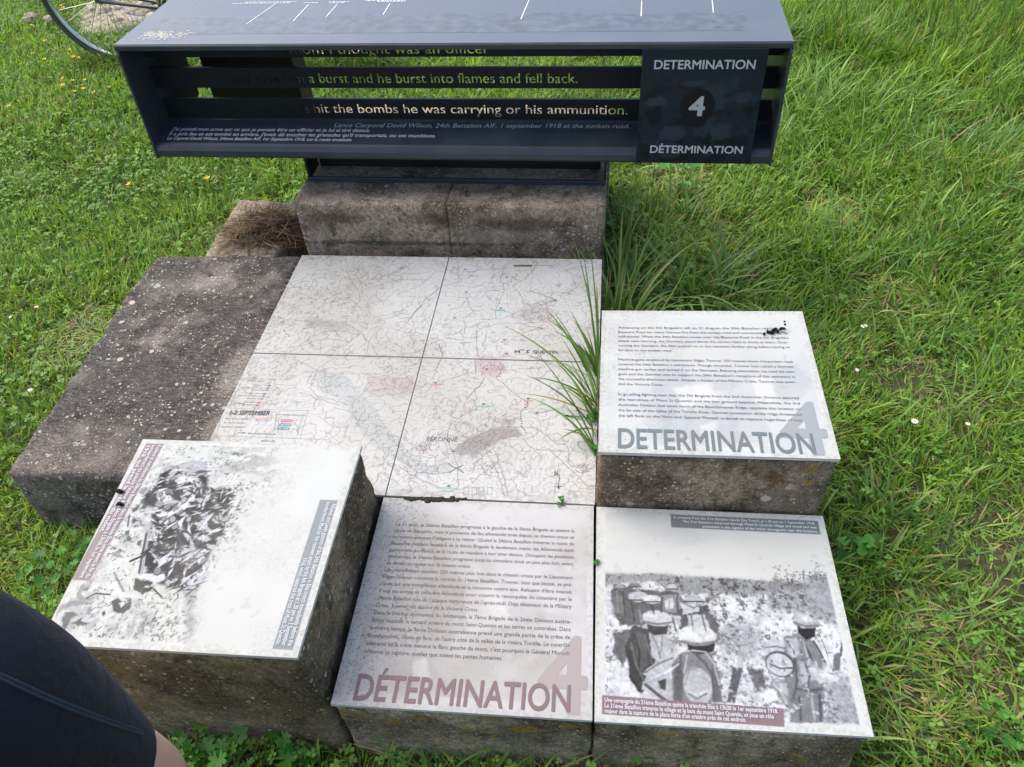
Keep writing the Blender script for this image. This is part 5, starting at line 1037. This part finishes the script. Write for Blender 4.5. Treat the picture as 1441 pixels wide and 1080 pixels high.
from_bm('nose', bm, M['skin'], person, True)
# flat-locked seam running round the thigh
from mathutils.bvhtree import BVHTree
bv = BVHTree.FromObject(shorts, bpy.context.evaluated_depsgraph_get())
org = Vector(CAM_POS)-Vector((cxp, ry_, 0)); sp_ = []
for k in range(25):
    f_ = k/24; px = -30+f_*232; py = 936+f_*(1030-936)+6*math.sin(f_*3.0)
    h_ = bv.ray_cast(org, Vector(ray(px, py)).normalized())
    if h_[0] is not None: sp_.append((h_[0]+h_[1]*0.0006, h_[1]))
if len(sp_) > 3:
    rows = []; dense = []
    for i in range(len(sp_)-1):
        for j in range(12): f_ = j/12; dense.append((sp_[i][0].lerp(sp_[i+1][0], f_), sp_[i][1].lerp(sp_[i+1][1], f_)))
    bm = bmesh.new(); prev = None
    for i, (p, n_) in enumerate(dense):
        tg = (dense[min(i+1, len(dense)-1)][0]-dense[max(i-1, 0)][0]).normalized(); sd_ = n_.cross(tg).normalized(); z_ = .0006 if i % 3 else .0014; w_ = .0042 if i % 2 else .0037
        row = [bm.verts.new(p-sd_*w_-n_*.001), bm.verts.new(p-sd_*w_*.75+n_*z_), bm.verts.new(p-sd_*w_*.3+n_*z_*.8), bm.verts.new(p-n_*.0002), bm.verts.new(p+sd_*w_*.3+n_*z_*.8), bm.verts.new(p+sd_*w_*.75+n_*z_), bm.verts.new(p+sd_*w_-n_*.001)]
        if prev:
            for j in range(6): bm.faces.new((prev[j], row[j], row[j+1], prev[j+1]))
        prev = row
    from_bm('seam', bm, M['seam'], shorts, False)

# ------------------------------------------------------------------ grass, clover, weeds, flowers
FOOT = []          # ground covered by the blocks
for tl in (T_mid, T_pho, T_map, T_txt, T_lft): FOOT.append([tl.TL, tl.TR, tl.BR, tl.BL])
FOOT.append([D_TL, D_TR, D_BR, D_BL]); FOOT.append([FL+nrm*.76, FR+nrm*.76, FR, FL]); FOOT.append(hq_); FOOT.append(WQ)
def inside(x, y, q, grow=0.0):
    c = sum(np.array(p[:2]) for p in q)/4; ok = np.ones(x.shape, bool)
    for i in range(4):
        a = np.array(q[i][:2]); b = np.array(q[(i+1) % 4][:2]); e = b-a; n_ = np.array([e[1], -e[0]])/np.linalg.norm(e)
        if n_ @ (c-a) < 0: n_ = -n_
        ok &= ((x-a[0])*n_[0]+(y-a[1])*n_[1]) > -grow
    return ok
def covered(x, y, grow=0.0):
    m = np.zeros(x.shape, bool)
    for q in FOOT: m |= inside(x, y, q, grow)
    return m
def in_view(x, y, z=0.03, pad=60):
    d = np.stack([x-CAM_POS[0], y-CAM_POS[1], np.full_like(x, z)-CAM_POS[2]], -1); w = d @ fw
    px = PPX+FOCAL*(d @ RT)/w; py = PPY-FOCAL*(d @ UP)/w
    return (w > 0.1) & (px > -pad) & (px < 1441+pad) & (py > -pad) & (py < 1080+pad)
def blades(base, h, w, az, lean, curl, twist, col, seg=3):
    N_ = len(h); prof = np.array([0.75, 1.0, 0.72, 0.0]) if seg == 3 else np.interp(np.linspace(0, 1, seg+1), [0, .25, .6, .85, 1], [.7, 1, .85, .45, 0])
    d = np.stack([np.cos(az), np.sin(az)], -1); s_ = np.stack([-np.sin(az+twist), np.cos(az+twist)], -1)
    p = base.copy(); rows = []
    for k in range(seg+1):
        rows.append(p.copy())
        a = lean+curl*(k+0.5)/seg; st_ = (h/seg)[:, None]
        p = p.copy(); p[:, :2] += d*(np.sin(a)[:, None]*st_); p[:, 2] += np.cos(a)*st_[:, 0]
    V = []; 
    for k in range(seg):
        o_ = np.zeros((N_, 3)); o_[:, :2] = s_*(w*prof[k]*0.5)[:, None]; V += [rows[k]-o_, rows[k]+o_]
    V.append(rows[seg]); V = np.stack(V, 1); nv_ = V.shape[1]; b0 = (np.arange(N_)*nv_)[:, None]
    Q = np.concatenate([b0+np.array([[2*k, 2*k+1, 2*k+3, 2*k+2]]) for k in range(seg-1)]); T = b0+np.array([[2*seg-2, 2*seg-1, 2*seg]])
    C_ = np.repeat(col[:, None, :], nv_, 1)
    V[..., 2] = np.maximum(V[..., 2], 0.002)
    return V.reshape(-1, 3), Q, T, C_.reshape(-1, 3)
SPOTS = [(at_z(1425, 800, 0), .16), (at_z(1300, 545, 0), .13), (at_z(1395, 955, 0), .10), (at_z(1180, 300, 0), .15), (at_z(125, 475, 0), .16), (at_z(950, 245, 0), .14), (at_z(1240, 420, 0), .12), (at_z(1330, 880, 0), .10), (at_z(1290, 985, 0), .08), (at_z(1010, 330, 0), .08)]
def dryness(x, y):
    s_ = np.zeros(x.shape)
    for c, r_ in SPOTS: s_ = np.maximum(s_, np.exp(-((x-c[0])**2+(y-c[1])**2)/(r_*r_)))
    return np.clip(s_*(0.4+1.2*fbm(x*14, y*14, 3, 401)), 0, 1)
def lawn(n, seed, hmul=1.0):
    r_ = np.random.default_rng(seed); x = -6+r_.random(n)*10.5; y = -2.2+r_.random(n)*9.2
    dist = np.hypot(x-CAM_POS[0], y-CAM_POS[1])
    keep = (r_.random(n) < np.where(in_view(x, y, .03, 60), np.clip(3.2/np.maximum(dist, .5), 0.5, 1.0), np.where(in_view(x, y, .03, 700) & (dist < 5.5), .62, 0.28))) & ~covered(x, y, 0.004)
    x, y = x[keep], y[keep]; n = len(x)
    cl = np.clip((fbm(x*2.2, y*2.2, 4, 411)-.5)*1.5+.58, 0, 1); cl2 = fbm(x*11, y*11, 3, 412); dry = dryness(x, y)
    right = sstep(0.2, 0.8, x); far = sstep(1.6, 3.4, y)
    h = 0.050+0.022*right+0.085*right*far*sstep(0.38, 0.62, fbm(x*1.3+4, y*1.3, 3, 415))+0.03*right*sstep(1.3, 1.8, y)+0.02*(1-right)*sstep(.5, .7, cl)+0.015*far
    h = h*(0.55+0.75*r_.random(n))*(0.75+0.5*cl2)*(1-0.40*dry)*hmul
    w = (0.0028+0.0030*r_.random(n))*(1+0.35*right)*np.clip(dist[keep]/2.6, 0.8, 1.5)
    clump = fbm(x*7, y*7, 3, 420)*12.6; az = clump+r_.normal(0, 1.1, n); lean = np.abs(r_.normal(0.28, 0.25, n)); curl = np.abs(r_.normal(0.9, 0.55, n))
    g1 = np.array([0.110, 0.215, 0.022]); g2 = np.array([0.235, 0.370, 0.045]); g3 = np.array([0.140, 0.260, 0.080]); g4 = np.array([0.062, 0.155, 0.020])
    m = np.clip(cl*1.6-0.3+r_.normal(0, .28, n), 0, 1)[:, None]; col = g1*(1-m)+g2*m
    k = (r_.random(n) < 0.18)[:, None]; col = np.where(k, g3, col); k = (r_.random(n) < 0.20)[:, None]; col = np.where(k, g4, col)
    st_ = (r_.random(n) < 0.05+0.05*sstep(.5,.7,fbm(x*4, y*4, 3, 451))+0.38*dry)[:, None]; straw = np.array([0.34, 0.28, 0.13])*(0.5+0.6*r_.random((n, 1))); col = np.where(st_, straw, col)
    col = col*(0.85+0.75*r_.random((n, 1)))
    flat = dry > 0.3; lean = np.where(flat, lean+0.6, lean)
    return blades(np.stack([x, y, np.full(n, -0.004)], -1), h, w, az, lean, curl, r_.normal(0, .5, n), col)
V, Q, T, C_ = lawn(1150000, 21)
o = from_np('lawn_grass', V, Q, T, M['grass'], None, C_); setp(o, kind='stuff')
# coarser blades that stand out of the sward
def coarse(n, seed):
    r_ = np.random.default_rng(seed); x = -5+r_.random(n)*9; y = -1.2+r_.random(n)*7
    pr = (0.25+0.75*sstep(0.0, .6, x))*(0.35+0.65*sstep(.45, .6, fbm(x*3, y*3, 3, 431)))*(0.5+0.5*sstep(.8, 2.2, y)); near = covered(x, y, 0.06)
    keep = (r_.random(n) < np.maximum(pr, near*0.9)) & ~covered(x, y, 0.004) & in_view(x, y, 0.03, 500); x, y = x[keep], y[keep]; n = len(x); right = sstep(0., .7, x); far = sstep(1.4, 3.2, y)
    h = (0.075+0.05*right+0.09*right*far)*(0.6+0.8*r_.random(n)); w = 0.0045+0.0045*r_.random(n)
    m = r_.random((n, 1))*(1+.7*(r_.random((n, 1)) < .12)); col = (np.array([0.110, 0.225, 0.030])*(1-m)+np.array([0.260, 0.400, 0.095])*m)*(0.8+0.5*r_.random((n, 1)))
    az = fbm(x*3, y*3, 2, 433)*12.6+r_.normal(0, .9, n)
    return blades(np.stack([x, y, np.full(n, -0.004)], -1), h, w, az, np.abs(r_.normal(.35, .25, n)), np.abs(r_.normal(1.15, .6, n)), r_.normal(0, .4, n), col, 5)
V, Q, T, C_ = coarse(52000, 22)
o = from_np('coarse_grass', V, Q, T, M['grass'], None, C_); setp(o, kind='stuff')
# clover and small round leaves
def leaflets(P, size, az, tilt, col, lobes=3):
    """trefoil leaves, each leaflet a small folded hexagon"""
    N_ = len(size); Vs, Qs, Cs = [], [], []; nb = 0
    for k in range(lobes):
        a = az+2*math.pi*k/lobes; d = np.stack([np.cos(a), np.sin(a), np.zeros(N_)], -1); s_ = np.stack([-np.sin(a), np.cos(a), np.zeros(N_)], -1)
        tv = np.stack([np.cos(az*1.7)*tilt, np.sin(az*1.7)*tilt], -1)
        pr = ((0.04, 0.05, 0), (0.45, 0.42, .10), (0.85, 0.44, .06), (1.02, 0.10, -.02))
        pts = []
        for (f_, wd, up) in pr:
            for sg in (-1, 1):
                p = P+d*(f_*size)[:, None]+s_*(sg*wd*size)[:, None]; p[:, 2] += up*size+((p[:, :2]-P[:, :2])*tv).sum(1); pts.append(p)
        V = np.stack(pts, 1); b0 = nb+(np.arange(N_)*8)[:, None]; Vs.append(V.reshape(-1, 3)); Cs.append(np.repeat(col*(0.9+0.2*((k*37) % 3)/2), 8, 0).reshape(-1, 3))
        for j in range(3): Qs.append(b0+np.array([[2*j, 2*j+1, 2*j+3, 2*j+2]]))
        nb += N_*8
    return np.concatenate(Vs), np.concatenate(Qs), np.concatenate(Cs)
def clover(n, seed):
    r_ = np.random.default_rng(seed); x = -5+r_.random(n)*8.5; y = -1.2+r_.random(n)*7
    patch = sstep(.45, .62, fbm(x*2.4, y*2.4, 4, 441)); left = 1-sstep(-.9, -.1, x)
    pr = np.clip(patch*(0.18+0.82*left)+0.12*left+0.07+0.12*sstep(.5,.7,fbm(x*5, y*5, 3, 447)), 0, 1); nearb = (np.hypot(x-.12, y-1.62) < .22) | ((y < .02) & (y > -.35) & (x > -1.1) & (x < .2)); pr = np.maximum(pr, nearb*.8)
    keep = (r_.random(n) < pr) & ~covered(x, y, 0.006) & in_view(x, y, .03, 400); x, y = x[keep], y[keep]; n = len(x)
    z = 0.022+0.045*r_.random(n)*(1+0.5*(x > -.3)); size = 0.0055+0.0070*r_.random(n)
    m = r_.random((n, 1)); col = np.array([0.080, 0.205, 0.024])*(1-m)+np.array([0.200, 0.370, 0.060])*m
    return leaflets(np.stack([x, y, z], -1), size, r_.random(n)*6.28, r_.normal(0, .35, n), col)
V, Q, C_ = clover(120000, 23)
o = from_np('clover_cover', V, Q, None, M['leaf'], None, C_); setp(o, kind='stuff')

def tuft(label, c, n, hr, spread, bias, seed, wr=(0.004, 0.008), cat='grass tuft', pale=0.5, name='grass_tuft', leanr=(.25, .22), curlr=(.9, .5)):
    r_ = np.random.default_rng(seed); c = np.array(c); a = r_.random(n)*6.28; q_ = np.sqrt(r_.random(n))
    base = np.stack([spread[0]*q_*np.cos(a), spread[1]*q_*np.sin(a), np.zeros(n)], -1)
    az = np.arctan2(np.sin(a)*.6+bias[1]+r_.normal(0, .45, n), np.cos(a)*.6+bias[0]+r_.normal(0, .45, n))
    h = hr[0]+(hr[1]-hr[0])*r_.random(n)**1.4; w = wr[0]+(wr[1]-wr[0])*r_.random(n)
    m = np.clip(pale+r_.normal(0, .3, (n, 1)), 0, 1); col = np.array([0.060, 0.150, 0.024])*(1-m)+np.array([0.200, 0.330, 0.095])*m
    V, Q, T, C_ = blades(base, h, w, az, np.abs(r_.normal(*leanr, n)), r_.normal(*curlr, n)*np.where(r_.random(n) < .12, 1.9, 1.0), r_.normal(0, .3, n), col, 7)
    C3 = C_.reshape(n, -1, 3); tip = r_.random(n); k_ = np.linspace(0, 1, C3.shape[1])[None, :]; f_ = (sstep(.0, .12, k_-(.55+.9*tip[:, None]))*.9)[..., None]; C_ = (C3*(1-f_)+np.array([.34, .26, .12])*f_).reshape(-1, 3)
    dead = np.repeat(r_.random(n) < .07, C3.shape[1])[:, None]; C_ = np.where(dead, np.array([.30, .23, .11]), C_)
    o = from_np(name, V, Q, T, M['grass'], None, C_); o.location = c; return setp(o, label, cat, 'tall tufts of grass')
seam_p = at_z(836, 560, 0.24)
tuft('tall green tuft of arching grass leaning left across the map plaque', (-0.006, 0.80, 0.243), 48, (.09, .37), (.006, .19), (-.9, .7), 51, (.0035, .0085), pale=.5, leanr=(.45, .35), curlr=(.9, .6))
tuft('upright pale grass tuft between the map and the back of the raised text plaque', (0.06, 1.36, 0.0), 105, (.22, .46), (.055, .26), (-.1, .25), 52, (.005, .012), pale=.85, leanr=(.3, .25), curlr=(.9, .55))
tuft('broad bladed grass tuft standing behind the raised English text plaque', (0.32, 1.58, 0.0), 120, (.12, .32), (.20, .14), (.1, .15), 53, (.005, .011), pale=.8, leanr=(.35, .25), curlr=(1.1, .5))
tuft('loose tuft of grass right of the sign base, near clover leaves', (0.22, 1.98, 0.0), 110, (.10, .24), (.16, .12), (.1, .4), 54, (.004, .009), pale=.55)
tuft('dense dark green grass clump in the top right corner', (2.02, 3.75, 0.0), 620, (.20, .48), (.42, .40), (-.2, -.3), 55, (.004, .008), pale=.3)
tuft('pale grass clump with drooping blades at the right edge of the lawn', (1.52, 2.35, 0.0), 330, (.12, .30), (.34, .22), (.5, -.3), 56, pale=.6, curlr=(1.3, .4))
tuft('small grass clump beside the right edge of the soldiers photograph plaque', (0.72, 0.62, 0.0), 90, (.07, .17), (.12, .14), (-.3, .3), 57, pale=.45)
tuft('sparse grass tuft growing in front of the maroon titled plaque', (-0.22, -0.05, 0.0), 34, (.12, .27), (.24, .02), (.2, .1), 58, (.003, .006), pale=.4)
for k, (px, py, n) in enumerate(((645, 358, 5), (590, 362, 6))):
    c = at_z(px, py, .243); tuft(('thin grass sprig at the back edge of the map, below the block joint', 'thin bent grass sprig lying over the back edge of the map')[k], (c[0], c[1]+.012, .20), n, (.07, .13), (.012, .004), (-.1, -.3) if k == 0 else (-1.0, -.4), 60+k, (.0025, .004), pale=.7, leanr=(.2, .15) if k == 0 else (.8, .2))

tuft('grass clump around the foot of the bicycle wheel left of the sign', (hub.x+.02, hub.y-.06, 0), 260, (.10, .24), (.34, .09), (0, -.3), 91, pale=.35)
tuft('grass clump around the second bicycle wheel, seen through the sign slats', (hub.x+WB-.05, hub.y-.10, 0), 420, (.14, .30), (.36, .09), (0, -.2), 92, pale=.5)
# leafy weeds with lobed leaves
def weed(label, c, n, size, spread, seed, up=0.05, lob=7):
    r_ = np.random.default_rng(seed); bm = bmesh.new(); lay = None; cols = []
    root = None; V, F, C_ = [], [], []
    for i in range(n):
        a = r_.random()*6.28; rr = spread*math.sqrt(r_.random()); s_ = size*(.6+.7*r_.random()); x, y = rr*math.cos(a), rr*math.sin(a); z = up*(.5+.8*r_.random()); tl_ = r_.normal()*.35; ta = r_.random()*6.28; rot = r_.random()*6.28
        g_ = np.array([0.050, 0.165, 0.022])*(.7+.9*r_.random()); b0 = len(V); V.append((x, y, z-.004)); C_.append(g_); m = lob*4
        for j in range(m+1):
            th = rot+(j/m)*5.7; lobe = .62+.38*abs(math.cos((j/m)*math.pi*lob)); q_ = s_*lobe; dx, dy = q_*math.cos(th), q_*math.sin(th)
            V.append((x+dx, y+dy, z+tl_*(dx*math.cos(ta)+dy*math.sin(ta))+.12*q_)); C_.append(g_*1.1)
        for j in range(m): F.append((b0, b0+1+j, b0+2+j))
        # stalk
        b0 = len(V); V += [(x*.2-.001, y*.2, 0), (x*.2+.001, y*.2, 0), (x+.001, y, z-.004), (x-.001, y, z-.004)]; C_ += [g_]*4; F += [(b0, b0+1, b0+2), (b0, b0+2, b0+3)]
    o = from_np('weed', V, None, F, M['leaf'], None, np.array(C_)); o.location = c; return setp(o, label, 'weed', 'leafy weeds around the blocks')
def gp(px, py, z=0.0): p = at_z(px, py, max(z, .05)); return (p[0], p[1], z)
weed('bright lobed weed beside the standing leg, at the foot of the tallest block', gp(300, 1052), 16, .022, .075, 71, .075)
weed('dark lobed weed at the middle of the tallest block foot', gp(372, 1058), 14, .020, .07, 72, .065)
weed('lobed weed at the right foot corner of the tallest block', gp(450, 1066), 10, .018, .06, 73, .05)
weed('round leaved weed beside the upper right edge of the soldiers photograph plaque', gp(1195, 775), 6, .022, .04, 74, .09, 3)
weed('broad leaved weed under the front corner of the sooty long block', gp(75, 795), 16, .014, .09, 75, .06)
weed('leafy weed in the shade below the sooty block, near the tallest plaque', gp(125, 780), 13, .016, .06, 76, .06)
weed('yellowish leafy weed in the lawn below the sign, right of its base', gp(955, 255), 9, .024, .09, 77, .09, 3)
weed('clover-like weed against the right side of the sign base block', gp(875, 320), 22, .016, .085, 78, .12, 3)
weed('pale leaved weed low in the grass at lower right', gp(1385, 1015), 12, .012, .07, 79, .045)
c_ = at_z(836, 590, .243); weed('tiny weed sprouting between the map and the raised text plaque', (c_[0]+.006, c_[1], .243), 9, .010, .022, 80, .02, 3)
c_ = at_z(835, 635, .243); weed('tiny dark weed in the corner where the map meets the raised block', (c_[0]+.008, c_[1], .243), 7, .009, .018, 81, .016, 3)
c_ = at_z(838, 790, .25); weed('tiny green sprout in the joint between the two flat front plaques', (c_[0], c_[1], .25), 4, .006, .007, 82, .005, 3)
c_ = at_z(792, 706, .25); weed('tiny sprout in the joint below the north arrow of the map', (c_[0], c_[1], .25), 5, .006, .014, 83, .006, 3)
# moss packed in the joint
bm = bmesh.new(); mp0 = at_z(570, 702, .246); mp1 = at_z(655, 704, .246)
R_ = np.random.default_rng(9)
for k in range(70):
    f_ = R_.random(); p = mp0*(1-f_)+mp1*f_; s_ = .002+.0045*R_.random()*(1-abs(f_-.5)); mm = Matrix.Translation((p[0], p[1]+R_.normal()*.0025, .2505)) @ Matrix.Diagonal((s_*1.6, s_, s_*.5, 1)); bmesh.ops.create_icosphere(bm, subdivisions=1, radius=1, matrix=mm)
o = from_bm('moss_strip', bm, simple('dark_moss', (0.025, 0.026, 0.016), .95), None, True); setp(o, 'strip of black moss in the joint between map and French text', 'moss', kind='stuff')

# flowers
M['petal_y'] = simple('petal_yellow', (0.75, 0.52, 0.02), .45); M['petal_w'] = simple('petal_white', (0.8, 0.8, 0.78), .6); M['stem'] = simple('stem_green', (0.06, 0.16, 0.03), .6)
def flower(name, npet, pr, cup, mat, eye, stem_h):
    root = bpy.data.objects.new(name, None); COL.objects.link(root); root.empty_display_size = .02
    bm = bmesh.new()
    for k in range(npet):
        a = 2*math.pi*k/npet; wd = math.pi/npet*.95; c0 = bm.verts.new((0, 0, stem_h)); pts = [c0]
        for (r_, s_) in ((.6, -1), (1, -.55), (1.05, 0), (1, .55), (.6, 1)): pts.append(bm.verts.new((pr*r_*math.cos(a+s_*wd), pr*r_*math.sin(a+s_*wd), stem_h+cup*r_*r_)))
        bm.faces.new(pts)
    p_ = from_bm('petals', bm, mat, root); bm = bmesh.new(); bmesh.ops.create_uvsphere(bm, u_segments=8, v_segments=5, radius=pr*.32, matrix=Matrix.Translation((0, 0, stem_h+.0012))); e_ = from_bm('flower_head', bm, eye, root, True)
    bm = bmesh.new(); tube(bm, [(0, 0, 0), (.003, .002, stem_h*.5), (0, 0, stem_h)], .0009, 5); s_ = from_bm('stem', bm, M['stem'], root); return root
def copy_thing(src, loc, rz, sc):
    r_ = src.copy(); COL.objects.link(r_); r_.location = loc; r_.rotation_euler = (random.uniform(-.25, .25), random.uniform(-.25, .25), rz); r_.scale = (sc,)*3
    for ch in list(src.children):
        c = ch.copy(); COL.objects.link(c); c.parent = r_
    return r_
by = flower('buttercup', 5, .0105, .006, M['petal_y'], M['petal_y'], .115); setp(by, 'small yellow buttercup flower in the grass left of the sign', 'flower', 'yellow buttercups')
L_b = [(90, 6), (88, 13), (37, 37), (67, 53), (49, 77), (64, 85), (98, 70), (107, 77), (101, 83), (93, 104), (96, 110), (121, 107), (92, 119), (112, 121), (103, 125), (156, 120), (140, 130), (292, 247), (197, 258), (8, 142)]
for k, (px, py) in enumerate(L_b):
    p = at_z(px, py, .115)
    if k == 0: by.location = (p[0], p[1], 0); by.rotation_euler = (.1, -.1, 0)
    else: copy_thing(by, (p[0], p[1], 0), random.random()*6, .85+.35*random.random())
dy = flower('daisy', 11, .0095, .002, M['petal_w'], M['petal_y'], .085); setp(dy, 'tiny white daisy in the lawn', 'flower', 'white daisies')
for k, (px, py) in enumerate([(1287, 592), (1209, 449), (1217, 447), (1205, 505), (1055, 355), (1048, 352), (35, 541), (41, 424), (14, 432), (1370, 590)]):
    p = at_z(px, py, .085)
    if k == 0: dy.location = (p[0], p[1], 0)
    else: copy_thing(dy, (p[0], p[1], 0), random.random()*6, .6+.3*random.random())

bpy.data.objects.remove(_fo); bpy.data.curves.remove(_fc)
#==MORE==
